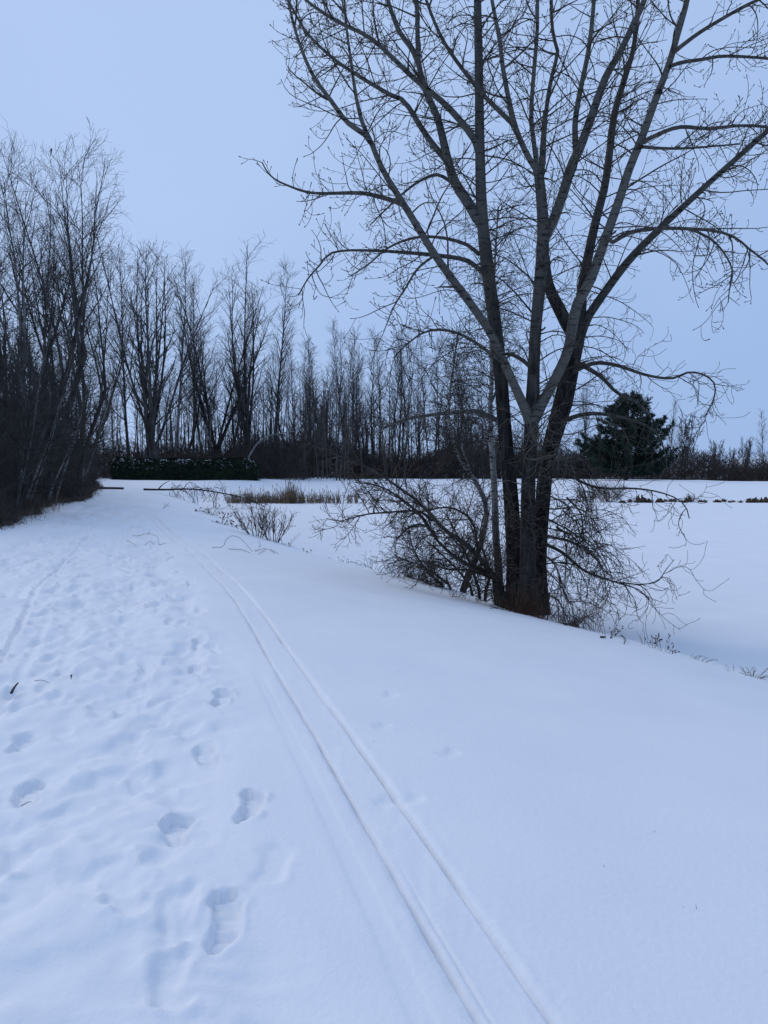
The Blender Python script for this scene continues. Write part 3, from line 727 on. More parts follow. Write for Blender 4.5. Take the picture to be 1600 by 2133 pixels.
# ------------------------------------------------------------------ birches and shrubs beside it
def traced_tree(name, label, cat, stems, mat, twigmat, depth, n1, len1, n2, len2, trop1, trop2, seed, twig_from=0.2, extra=None, t1rad=0.009, catkin=0.0, grp=None):
    global BY
    keep, BY = BY, depth
    r = np.random.default_rng(seed)
    b = at(*stems[0][0][0], depth)
    e = empty(name, (b[0], b[1], on_ground(b[0], b[1])[2]), label, cat, grp)
    PP, RR = [], []
    for pts, w0, w1, d0, d1 in stems:
        P, R = limb_px(pts, w0, w1, d0, d1, 24)
        if pts[0][1] > 1200:
            f_ = on_ground(P[0][0], P[0][1], -.06); q = resample(np.vstack([f_[None], P[1:]]), 24) if f_[2] < P[1][2] else P
            P = q
        part('trunk' if (cat == 'tree' and not PP) else 'stem', tubes(Geo(), P, R, 8, 0, 0.04, r), M[mat], e)
        i = int(24 * twig_from); q = resample(np.hstack([P[i:], R[i:, None]]), 24)
        PP.append(q[:, :3]); RR.append(q[:, 3])
    PP, RR = np.array(PP), np.array(RR)
    g = Geo()
    t1, r1 = grow(r, PP, RR, n1, 0.0, 1.0, (35, 80), len1, 12, t1rad, 0.0034, trop1, 0.09, 0.45)
    tubes(g, t1, r1, 4)
    t2, r2 = grow(r, t1, r1, n2, 0.1, 1.0, (25, 75), len2, 6, 0.0050, 0.0030, trop2, 0.12, 0.3)
    tubes(g, t2, r2, 3)
    t3, r3 = grow(r, t2, r2, n2 * 2, 0.2, 1.0, (25, 65), (0.04, 0.18), 3, 0.0036, 0.0028, trop2, 0.12, 0.3)
    tubes(g, t3, r3, 3)
    if catkin: buds(g, r, t3, catkin, 0.006, 0.035)
    part('twigs', g, M[twigmat], e, 'stuff')
    BY = keep
    return e

traced_tree('birch_tree', 'slender upright birch with white bark just behind the big poplar', 'tree',
            [([(1042, 1222), (1033, 1112), (1031, 1037), (1027, 962), (1021, 869), (1025, 775), (1023, 700), (1030, 560), (1038, 430)], 19, 3, 0, 0.2)],
            'birch', 'twig_dark', 13.6, 95, (0.5, 1.6), 900, (0.2, 0.7), (0.06, -0.06, -0.14), (-.02, -.1, -.1), 21, 0.35, catkin=0.35)
traced_tree('birch_tree', 'crooked thin birch leaning left of the big poplar', 'tree',
            [([(962, 1228), (996, 1150), (1014, 1070), (1000, 1020), (975, 980), (952, 945), (940, 900), (934, 850), (945, 760), (955, 690)], 15, 3, 0, 0.6),
             ([(982, 990), (972, 960), (962, 930), (965, 880)], 6, 2, 0.25, 0.1)],
            'birch', 'twig_dark', 14.6, 90, (0.4, 1.3), 800, (0.15, 0.6), (0.05, -0.04, -0.10), (-.02, -.08, -.06), 22, 0.3, catkin=0.3)
traced_tree('shrub', 'sprawling bare shrub with arching stems left of the poplar base', 'shrub',
            [([(1050, 1222), (1025, 1195), (980, 1142), (924, 1101), (875, 1049), (819, 1007), (770, 975), (725, 955), (685, 935)], 14, 2, -0.1, -1.5),
             ([(1052, 1225), (1025, 1198), (961, 1169), (912, 1127), (896, 1100), (872, 1092), (850, 1100), (825, 1125)], 13, 3, 0.0, -0.8),
             ([(896, 1104), (880, 1078), (850, 1050), (815, 1025), (780, 1010), (740, 1005)], 8, 2, -0.5, -1.1),
             ([(900, 1085), (870, 1065), (800, 1068), (760, 1072), (710, 1085), (680, 1080)], 6, 1.6, -0.6, -1.4),
             ([(1035, 1208), (1000, 1165), (985, 1090), (940, 1058), (880, 1065), (840, 1080)], 9, 2.2, 0.3, 0.2),
             ([(1040, 1214), (990, 1190), (930, 1185), (880, 1170), (840, 1180)], 8, 2, 0.1, -0.6)],
            'twig_dark', 'twig', 13.0, 200, (0.3, 1.2), 1400, (0.12, 0.5), (0.06, 0.0, 0.05), (0.0, 0.02, 0.05), 23, 0.12)
traced_tree('shrub', 'dense tangle of thin dark twigs behind the leaning birch', 'shrub',
            [([(1000, 1235), (985, 1190), (960, 1130), (930, 1070)], 8, 2, 0, -0.2), ([(985, 1232), (960, 1195), (915, 1150), (880, 1120)], 7, 2, 0, 0.3),
             ([(1010, 1240), (1020, 1190), (1000, 1120), (1015, 1050)], 8, 2, 0, 0.5), ([(940, 1222), (905, 1195), (870, 1175), (820, 1160)], 6, 1.6, 0, -0.3),
             ([(925, 1220), (890, 1190), (860, 1140), (850, 1090)], 6, 1.6, 0, 0.2)],
            'twig_dark', 'twig', 14.8, 150, (0.3, 1.1), 1150, (0.12, 0.5), (0.05, -0.03, -0.05), (0, -.03, 0), 24, 0.05)

# ------------------------------------------------------------------ dead weeds, brush and grass along the bank
def sprig(g, r, base, n, h, spread, rad, lean=(0, 0, 0), curl=0.05, seeds=0.0, side=3, seedr=0.012, mats=(0, 1)):
    """n thin stalks rising from base with side shoots"""
    az = r.uniform(0, 2 * math.pi, n); rr = spread * np.sqrt(r.random(n)) * 0.35
    p0 = base + np.stack([rr * np.cos(az), rr * np.sin(az), -0.03 + 0 * az], 1)
    d = np.stack([np.cos(az) * spread * r.uniform(.1, 1, n), np.sin(az) * spread * r.uniform(.1, 1, n), np.full(n, h) * r.uniform(.55, 1.05, n)], 1) + np.array(lean) * h
    m = 7
    t = np.linspace(0, 1, m)
    P = p0[:, None] + d[:, None] * t[None, :, None] + np.cumsum(r.normal(0, curl * h / m, (n, m, 3)), 1) * t[None, :, None]
    P[:, :, 2] -= (curl * h * t ** 3)[None] * r.uniform(0, 3, n)[:, None]
    R = rad * (1 - 0.6 * t)[None] * r.uniform(.8, 1.2, n)[:, None]
    tubes(g, P, R, 4, mats[0])
    if side:
        s, rs = grow(r, P, R, n * side, 0.35, 1.0, (20, 60), (0.12 * h, 0.35 * h), 5, rad * 0.6, rad * 0.35, (0, 0.05, 0.05), 0.12, 0.4)
        tubes(g, s, rs, 3, mats[0])
        if seeds: buds(g, r, s, seeds, seedr, seedr * 3.5, mats[1])
    if seeds: buds(g, r, P, seeds, seedr * 1.2, seedr * 4, mats[1])

def bank_at(px, back=0.0):
    """the crest of the bank where it is seen at px"""
    yv = np.linspace(5, 62, 4000); xv = edge_s(yv) - back
    q = xv * FPX / (yv * math.cos(PITCH)) + CXP
    i = int(np.argmin(np.abs(q - px)))
    return on_ground(xv[i], yv[i])

def weed(name, px, py, label, cat, n, hpx, spx, rad=0.0028, lean=(0, 0, 0), curl=0.12, seeds=0.4, side=4, mat='weed', grp=None, seed=0, smat='seed', seedr=0.01):
    p = bank_at(px, 0.05 + 0.10 * (seed % 3))
    s = p[1] / FPX
    e = empty(name, p, label, cat, grp)
    g = Geo(); r = np.random.default_rng(1000 + seed + int(px))
    sprig(g, r, p, n, hpx * s, spx * s, rad, lean, curl, 0, side)
    part('stalks', g, M[mat], e, 'stuff')
    if seeds:
        g2 = Geo(); r = np.random.default_rng(1000 + seed + int(px))
        gx = Geo(); sprig(gx, r, p, n, hpx * s, spx * s, rad, lean, curl, seeds, side, seedr, (0, 1))
        keep = [i for i in range(len(gx.m4)) if gx.m4[i][0] == 1]
        allv = np.concatenate(gx.v)
        for i in keep:
            f = gx.f4[i]; a = f.min(); b = f.max() + 1
            g2.add(allv[a:b], f - a)
        if g2.n: part('seed_heads', g2, M[smat], e, 'stuff')
    return e

weed('dead_weed', 1240, 1296, 'dry branching weed with dark seed heads right of the poplar', 'weed', 8, 75, 42, 0.0035, seeds=.5, seed=1)
weed('dead_weed', 1275, 1312, 'taller dry weed tipped with dark clusters beside a bent twig', 'weed', 7, 66, 34, 0.0035, seeds=.9, seedr=.010, seed=2)
weed('dead_weed', 1352, 1352, 'pair of thin bare stalks on the bank crest', 'weed', 3, 46, 18, 0.003, seeds=0, side=1, seed=3)
weed('dead_weed', 1366, 1356, 'small weed with a dark seed cluster on the bank crest', 'weed', 4, 36, 18, 0.003, seeds=.7, seedr=.009, seed=4)
weed('dead_weed', 1392, 1362, 'bushy small weed with several dark clusters on the bank crest', 'weed', 7, 42, 34, 0.003, seeds=.7, seedr=.009, seed=5)
weed('grass_tuft', 1448, 1378, 'smaller leaning wisp of dry grass on the bank crest', 'grass', 5, 20, 16, 0.0025, (0.6, 0, 0), .2, 0, 1, seed=6)
weed('grass_tuft', 1470, 1384, 'larger leaning wisp of dry grass on the bank crest', 'grass', 7, 24, 22, 0.0025, (0.7, 0, 0), .2, 0, 1, seed=7)
weed('grass_tuft', 1545, 1404, 'low wispy dry grass beside the leaning grass clump', 'grass', 9, 24, 34, 0.0025, (0.3, 0, 0), .25, 0, 2, seed=8)
weed('grass_tuft', 1584, 1414, 'dry grass clump leaning right where the bank leaves view', 'grass', 16, 40, 36, 0.003, (0.35, 0, 0), .2, 0, 2, seed=9)
weed('brush_clump', 868, 1206, 'rusty brown clump of dead brush left of the shrub stems', 'brush', 120, 78, 46, 0.0032, (0, 0, 0), .3, 0, 4, 'brush_brown', seed=10)
weed('brush_clump', 1085, 1284, 'rust red clump of dead brush at the poplar foot, left half', 'brush', 70, 92, 52, 0.0030, (0, 0, 0), .4, 0, 4, 'rust', seed=11)
weed('brush_clump', 1128, 1296, 'rust red clump of dead brush at the poplar foot, right half', 'brush', 60, 80, 50, 0.0030, (0.1, 0, 0), .4, 0, 4, 'rust', seed=12)
weed('brush_clump', 1185, 1302, 'dark dead brush under the hanging poplar twigs', 'brush', 90, 70, 56, 0.0030, (0.1, 0, 0), .3, 0, 4, 'brush', seed=13)
weed('brush_clump', 905, 1222, 'dark dead brush between the rusty clump and the birches', 'brush', 70, 62, 50, 0.0032, (0, 0, 0), .3, 0, 4, 'brush', seed=14)
weed('dead_weed', 775, 1186, 'thin tangled weed at the left end of the bank shrubs', 'weed', 18, 56, 48, 0.003, (0, 0, 0), .4, .3, 5, 'brush', seed=15)
weed('dead_weed', 815, 1196, 'wispy weed between the tangled weed and the rusty clump', 'weed', 16, 52, 34, 0.003, (0, 0, 0), .35, .2, 5, 'brush', seed=16)
weed('dead_weed', 1060, 1288, 'short dark stubble poking through snow before the poplar', 'weed', 14, 26, 60, 0.003, (0, 0, 0), .4, 0, 2, 'brush', seed=17)
for i, (px, py, h, lab) in enumerate([(588, 1131, 14, 'tiny dark weed on the crest just right of the round shrub'), (600, 1135, 10, 'tiny dark weed second right of the round shrub'),
                                      (632, 1148, 16, 'lone tiny stalk on the crest midway to the poplar shrubs'), (642, 1151, 10, 'tiny tuft beside the lone stalk on the crest'),
                                      (682, 1163, 22, 'faint thin stalks on the crest left of the bank shrubs'), (706, 1169, 16, 'tiny dark weed on the crest below the shrub arms'),
                                      (724, 1174, 30, 'curved thin stalk on the crest beside the tangled weed')]):
    weed('dead_weed', px, py, lab, 'weed', 3, h, 10, 0.004, (0, 0, 0), .3, .6, 1, 'brush', seed=20 + i, seedr=.014)
r = np.random.default_rng(95); g = Geo()
for (px, py) in [(740, 1452), (790, 1420), (860, 1390), (832, 1398), (925, 1557), (980, 1556), (1064, 1537), (942, 1672), (1352, 1735), (1434, 1890), (1515, 1705), (1035, 1380), (783, 1565), (772, 1548), (1240, 1805)]:
    p = ground_at(px, py)
    for k in range(r.integers(1, 3)):
        a = p + [r.normal(0, .02), r.normal(0, .02), -.01]; b = a + [r.normal(0, .012), r.normal(0, .01), r.uniform(.008, .028)]
        tubes(g, np.array([[a, (a + b) / 2 + [.003, 0, 0], b]]), np.array([[.0011, .0010, .0004]]), 3)
o = part('grass_tips', g, M['weed'], kind='stuff'); o['label'] = 'sparse grass tips poking through the smooth snow slope'
# far part of the bank, under the fallen tree
weed('dead_weed', 438, 1074, 'dead weeds with seed heads on the bank under the fallen tree', 'weed', 18, 40, 40, 0.008, (-.2, 0, 0), .5, .5, 4, 'weed', seed=40, seedr=.03)
weed('dead_weed', 462, 1090, 'drooping dead weeds left of the round bank shrub', 'weed', 14, 26, 34, 0.008, (.3, 0, 0), .5, .7, 3, 'weed', seed=41, seedr=.03)
weed('dead_weed', 484, 1102, 'little upright dead weed close left of the round shrub', 'weed', 4, 22, 14, 0.008, (.2, 0, 0), .3, .8, 2, 'weed', seed=42, seedr=.03)
def round_shrub(px, py, label, hpx, spx, n, seed, rad=0.008, mat='twig', up=0.12):
    p = ground_at(px, py); s = p[1] / FPX
    e = empty('shrub', p, label, 'shrub')
    r = np.random.default_rng(seed); g = Geo()
    az = np.linspace(0, 2 * math.pi, n, endpoint=False) + r.normal(0, .2, n)
    P0 = p + np.stack([np.cos(az), np.sin(az) * 0.6, 0 * az], 1) * spx * s * .22
    dirs = np.stack([np.cos(az) * .9, np.sin(az) * .7, r.uniform(1.0, 2.2, n)], 1)
    dirs /= np.linalg.norm(dirs, axis=1, keepdims=True)
    n_ = 10; P = np.zeros((n, n_, 3)); P[:, 0] = P0 - [0, 0, .05]; d = dirs.copy()
    for k in range(1, n_):
        d = d + r.normal(0, .06, (n, 3)); d[:, 2] += up * .5; d /= np.linalg.norm(d, axis=1, keepdims=True)
        P[:, k] = P[:, k - 1] + d * (hpx * s * r.uniform(.8, 1.1, n) / (n_ - 1))[:, None]
    R = rad * np.linspace(1, .35, n_)[None] * r.uniform(.7, 1.2, n)[:, None]
    for i in range(n):
        part('stem', tubes(Geo(), P[i], R[i], 5), M[mat], e)
    t, rt = grow(r, P, R, n * 9, .2, 1, (18, 45), (.2 * hpx * s, .45 * hpx * s), 7, rad * .55, rad * .3, (0, .05, .06), .08, .4)
    tubes(g, t, rt, 3)
    t2, rt2 = grow(r, t, rt, n * 22, .2, 1, (18, 45), (.08 * hpx * s, .2 * hpx * s), 4, rad * .4, rad * .25, (0, .05, .06), .08, .3)
    tubes(g, t2, rt2, 3)
    part('twigs', g, M[mat], e, 'stuff')
round_shrub(535, 1117, 'round bare shrub with fanned stems on the bank, left half', 66, 50, 16, 51, .012, 'twig')
round_shrub(570, 1128, 'round bare shrub with splayed stems on the bank, right half', 70, 40, 12, 52, .014, 'twig')
weed('dead_weed', 597, 1132, 'single thin stalk leaning right from the round shrub', 'weed', 2, 30, 10, 0.007, (.8, 0, 0), .15, 0, 2, 'weed', seed=43)

# ------------------------------------------------------------------ sticks and branches lying on the snow
def stick(name, label, cat, lines, mat='twig_dark', grp=None, parts=('stem', 'twig')):
    """lines: [(points (px, py, height above snow)), radius m]"""
    e = None
    for i, (pts, rad) in enumerate(lines):
        W = []
        for (px, py, h) in pts:
            p = ground_at(px, py + h * 0)            # h lifts the stick above its own ground point
            W.append(p + np.array([0, 0, h + rad * 0.6]))
        if e is None:
            e = empty(name, W[0], label, cat, grp)
        P = resample(np.array(W), 14)
        R = np.linspace(rad, rad * .5, 14) * (.65 if name == 'fallen_twig' else 1.0)
        part(parts[0] if i == 0 else parts[1], tubes(Geo(), P, R, 6, 0, 0.05, rng, True), M[mat], e)
    return e
stick('fallen_twig', 'arched thin twig on the walked snow, left of the ski tracks', 'twig',
      [([(276, 1116, 0), (288, 1119, .03), (312, 1124, .14), (328, 1132, .13), (331, 1136, 0)], .008), ([(302, 1136, 0), (311, 1133, .05), (320, 1134, 0)], .007), ([(331, 1136, 0), (346, 1133, 0.02)], .007), ([(310, 1124, .1), (312, 1121, .2)], .007)])
stick('fallen_twig', 'short curved twig lying just left of the arched twig', 'twig', [([(265, 1126, 0), (272, 1132, .03), (285, 1138, 0)], .008)])
stick('fallen_twig', 'forked little twig farther up the path right of the tracks', 'twig', [([(340, 1060, 0), (346, 1056, .05), (353, 1052, .12)], .014), ([(344, 1057, .05), (341, 1053, .14)], .012), ([(346, 1056, .05), (354, 1056, .04)], .012)])
stick('fallen_twig', 'thin twig bowed in a half circle right of the ski tracks', 'twig',
      [([(442, 1142, 0), (452, 1142, .02), (465, 1143, .03), (470, 1143, .16), (482, 1144, .27), (497, 1145, .26), (512, 1147, .14), (526, 1150, 0)], .009), ([(476, 1144, 0), (495, 1147, .02), (506, 1148, .02), (521, 1153, 0)], .009)])
stick('fallen_twig', 'branched twig lying flat beside the half circle twig', 'twig',
      [([(531, 1149, .01), (545, 1147, .03), (556, 1147, .03), (566, 1149, .03), (581, 1154, 0)], .009), ([(538, 1155, 0), (548, 1150, .02), (554, 1144, .02)], .007), ([(563, 1148, .03), (570, 1152, .01), (573, 1155, 0)], .007)])
stick('fallen_twig', 'tiny hooked twig standing above the branched twig', 'twig', [([(538, 1140, 0), (542, 1140, .02), (541, 1137, .08), (539, 1133, .12)], .008)])
stick('fallen_stick', 'short dark stick lying on trampled snow near the left edge', 'stick', [([(24, 1445, 0), (30, 1438, .015), (38, 1430, .02)], .011)], parts=('stick', 'stick'))
stick('fallen_twig', 'thin half buried twig right of the short dark stick', 'twig', [([(72, 1419, 0), (88, 1419, .006), (102, 1423, 0)], .004)])
stick('fallen_twig', 'small dark curl of twig on trampled snow near the stick', 'twig', [([(147, 1410, 0), (150, 1412, .02), (148, 1416, 0)], .007)])
stick('fallen_twig', 'tiny dark twig bits in a footprint at left', 'twig', [([(44, 1680, 0), (58, 1676, .01), (66, 1671, 0)], .003)])
stick('fallen_branch', 'dark broken branch lying on the bank right of the poplar', 'branch', [([(1178, 1303, 0), (1195, 1304, .03), (1206, 1309, 0)], .022)])
stick('fallen_branch', 'bent twiggy branch on the bank below the tall weed', 'branch', [([(1272, 1330, 0), (1288, 1326, .04), (1300, 1325, .06), (1308, 1325, .05)], .012), ([(1292, 1327, .05), (1302, 1335, .02), (1300, 1342, 0)], .01), ([(1282, 1327, .03), (1296, 1320, .08)], .008)])
stick('fallen_branch', 'stub of dark wood on the snow left of the tall weed', 'branch', [([(1252, 1329, 0), (1262, 1330, .01)], .018)])
for i, (px, py, a) in enumerate([(1020, 1252, 14), (1048, 1262, -10), (1005, 1248, 20), (1035, 1268, 6)]):
    stick('fallen_twig', ['dark twig on the snow before the poplar, upper left', 'dark twig nearest the poplar foot on the snow', 'dark twig on the snow, farthest left of the poplar', 'dark twig on the snow before the poplar, lowest'][i], 'twig',
          [([(px - 14, py, 0), (px, py + a * .2, .02), (px + 16, py + a * .4, 0)], .008)])

# fallen trees across the path
def log(name, label, px0, px1, y0, y1, r0, r1, lift, seed, twigs=0, droop=None):
    a, b = ground_at(px0, y0), ground_at(px1, y1)
    return a, b
la = ground_at(150, 1023); lb = ground_at(259, 1020)
lb[1] = la[1] + 1.5; lb[0] = at(258, 1016, lb[1])[0]; lb[2] = on_ground(lb[0], lb[1])[2] + .12
la[2] += .15
e = empty('fallen_log', la, 'dark fallen log lying from the wood to the left path side', 'log')
P = resample(np.array([la, la * .6 + lb * .4 + [0, 0, .05], lb]), 20)
part('log_body', tubes(Geo(), P, np.linspace(.10, .075, 20), 9, 0, .05, rng, True), M['wood_bark'], e)
part('branch_stub', tubes(Geo(), resample(np.array([P[8], P[8] + [.1, -.1, .5], P[8] + [.3, -.15, .8]]), 8), np.linspace(.06, .02, 8), 6), M['wood_bark'], e)

fd = 52.0
pts = [(300, 1020), (340, 1021), (400, 1020), (450, 1026), (500, 1036), (530, 1047), (552, 1057)]
dep = [52, 51.5, 51, 50.5, 50, 49.5, 49]
W = np.array([at(px, py - 1, d) for (px, py), d in zip(pts, dep)])
W[0][2] = on_ground(W[0][0], W[0][1])[2] + .10
W[1][2] = max(W[1][2], on_ground(W[1][0], W[1][1])[2] + .10)
e = empty('fallen_tree', W[0], 'fallen dark tree lying from the path over the pond reeds', 'tree')
P = resample(W, 34)
R = np.linspace(.075, .02, 34)
part('trunk', tubes(Geo(), P, R, 9, 0, .05, rng, True), M['wood_bark'], e)
r = np.random.default_rng(77); g = Geo()
f1, rf1 = grow(r, P[None], R[None], 70, .2, 1, (45, 95), (.5, 1.5), 10, .022, .008, (.05, -.25, -.25), .12, .2)
f2, rf2 = grow(r, f1, rf1, 420, .1, 1, (25, 75), (.2, .7), 6, .010, .006, (-.05, -.15, -.1), .15, .3)
for Q in (f1, f2):
    Q[:, :, 2] = np.maximum(Q[:, :, 2], POND_Z + 0.02)
tubes(g, f1, rf1, 4); tubes(g, f2, rf2, 3)
part('twigs', g, M['twig'], e, 'stuff')
stump = resample(np.array([P[4], P[4] + [.3, .1, .35], P[4] + [.75, .2, .6]]), 8)
part('branch', tubes(Geo(), stump, np.linspace(.05, .015, 8), 6), M['wood_bark'], e)

# ------------------------------------------------------------------ cattails and clumps on the far shore
r = np.random.default_rng(88); g = Geo()
xs = []
for c, wdt, amt, ht in [(490, 26, 150, .85), (518, 18, 150, 1.0), (548, 26, 240, .95), (573, 18, 120, .85), (588, 10, 90, 1.1), (606, 16, 300, 1.45), (627, 14, 110, 1.0), (651, 22, 120, .95), (668, 8, 40, .85), (687, 16, 90, .95),
                        (706, 6, 36, 1.0), (729, 7, 40, .95), (742, 4, 40, 1.15), (757, 8, 16, .6), (780, 10, 34, .9), (806, 14, 22, .7), (850, 50, 50, .7), (930, 60, 50, .7)]:
    xs.append(np.stack([r.normal(c, wdt * .42, amt), np.clip(r.normal(ht, .12, amt), .4, 1.7)], 1))
xs = np.concatenate(xs); n = len(xs)
dpt = 57.4 + r.uniform(-.6, 2.2, n)
bx = (xs[:, 0] - 800) / FPX * dpt
bz = np.maximum(base_height(bx, dpt), POND_Z) - .05
hh = r.uniform(.5, 1.12, n) * xs[:, 1] * np.where(r.random(n) < .1, 1.45, 1.0)
tip = np.stack([r.normal(0, .16, n), r.normal(0, .16, n), np.ones(n)], 1) * hh[:, None]
p0 = np.stack([bx, dpt, bz], 1)
t = np.linspace(0, 1, 4)
P = p0[:, None] + tip[:, None] * t[None, :, None]
P[:, 3, 2] -= r.uniform(0, .25, n) * hh; P[:, 3, 0] += r.normal(0, .12, n)
tubes(g, P, np.array([.014, .013, .010, .003])[None] * r.uniform(.6, 1.2, n)[:, None], 3)
sel = r.choice(n, 44, replace=False)
top = p0[sel] + np.stack([r.normal(0, .12, 44), r.normal(0, .05, 44), r.uniform(.75, 1.25, 44) * xs[sel, 1]], 1)
tubes(g, np.stack([p0[sel], (p0[sel] + top) / 2, top], 1), np.tile([.010, .009, .008], (44, 1)), 3)
d = np.array([0, 0, 1.0])
tubes(g, np.stack([top - d * .02, top + d * .02, top + d * .2, top + d * .23], 1), np.tile([.008, .022, .022, .006], (44, 1)), 5, 1)
reeds = part('cattail_bed', g, [M['straw'], M['seed']], kind='stuff')
reeds['label'] = 'strip of dry tan cattails along the far pond shore'

def clump(px, wpx, label, i):
    jit = np.random.default_rng(900 + i)
    Y = 59.3 + jit.uniform(-.9, .9)
    tall = (.10 + .010 * min(wpx, 22)) * jit.uniform(.7, 1.3)
    p = at(px, 1047, Y); p[2] = max(on_ground(p[0], p[1])[2], POND_Z) - .04
    s = Y / FPX; r = np.random.default_rng(300 + i)
    e = empty('earth_clump', p, label, 'clump', 'brown clumps along the far shore')
    g = Geo(); nu, nv = 16, 7
    a = np.linspace(0, 2 * math.pi, nu, endpoint=False); b = np.linspace(0, 1, nv)
    A, B_ = np.meshgrid(a, b)
    rad = np.sqrt(1 - B_ ** 2 * .96) * (1 + .22 * np.sin(A * 3 + i) + .14 * r.normal(0, 1, A.shape))
    V = np.stack([np.cos(A) * rad * wpx * s * .5, np.sin(A) * rad * .35, B_ * tall * (1 + .28 * r.normal(0, 1, A.shape)) * (1 + .35 * np.sin(A * 2 + i * 1.7))], -1) + p
    ix = np.arange(nu * nv).reshape(nv, nu)
    q = np.stack([ix[:-1], np.roll(ix[:-1], -1, 1), np.roll(ix[1:], -1, 1), ix[1:]], -1)
    g.add(V, q); part('turf', g, M['earth'], e)
    g = Geo()
    m = int(8 + wpx * 2)
    q0 = p + np.stack([r.normal(0, wpx * s * .24, m), r.normal(0, .15, m), r.uniform(.3, .8, m) * tall], 1)
    q1 = q0 + np.stack([r.normal(0, .1, m), r.normal(-.08, .08, m), r.uniform(.0, .16, m)], 1)
    tubes(g, np.stack([q0, (q0 + q1) / 2 + [0, 0, .04], q1], 1), np.tile([.016, .014, .004], (m, 1)), 3)
    part('grass_blades', g, M['straw'], e, 'stuff')
cl = [(1296, 14), (1312, 8), (1334, 26), (1352, 14), (1374, 16), (1386, 6), (1401, 20), (1420, 12), (1432, 18), (1459, 9), (1468, 6), (1494, 14), (1507, 12), (1520, 5), (1528, 6), (1542, 7), (1566, 26), (1590, 22), (1608, 18)]
for i, (px, w) in enumerate(cl):
    size = 'large' if w > 18 else ('small' if w < 9 else 'middling')
    clump(px, w, f'{size} brown earth clump at the far pond shore, {ORD[i]} counting rightward from the shore shrub', i)
def hazy_shrub(px, depth, wpx, hpx, label, seed, n=40, mat='brush_brown'):
    p = at(px, 1040, depth); p[2] = max(on_ground(p[0], p[1])[2], POND_Z); s = depth / FPX
    e = empty('shrub', p, label, 'shrub'); r = np.random.default_rng(seed); g = Geo()
    az = r.uniform(0, 2 * math.pi, n)
    P0 = p + np.stack([np.cos(az), np.sin(az), 0 * az], 1) * (r.random(n) * wpx * s * .3)[:, None]
    m = 7; P = np.zeros((n, m, 3)); P[:, 0] = P0
    d = np.stack([np.cos(az) * .7, np.sin(az) * .7, np.ones(n)], 1)
    for k in range(1, m):
        d = d + r.normal(0, .12, (n, 3)); d /= np.linalg.norm(d, axis=1, keepdims=True)
        P[:, k] = P[:, k - 1] + d * (hpx * s * 1.05 / (m - 1))
    R = np.tile(np.linspace(.016, .008, m), (n, 1)); tubes(g, P, R, 3)
    t_, rt = grow(r, P, R, n * 12, .1, 1, (20, 70), (.25 * hpx * s, .5 * hpx * s), 5, .010, .006, (0, 0, .02), .14, .3); tubes(g, t_, rt, 3)
    part('stems', g, M[mat], e, 'stuff')
hazy_shrub(1268, 60, 60, 40, 'low rounded brown shrub on the far shore right of the poplar', 61, 46)
hazy_shrub(1222, 60.5, 40, 32, 'low brown shrub on the far shore behind the poplar twigs', 62, 30)
hazy_shrub(1445, 59.5, 30, 18, 'faint wisp of grey stalks standing on the far shore', 63, 12, 'weed')

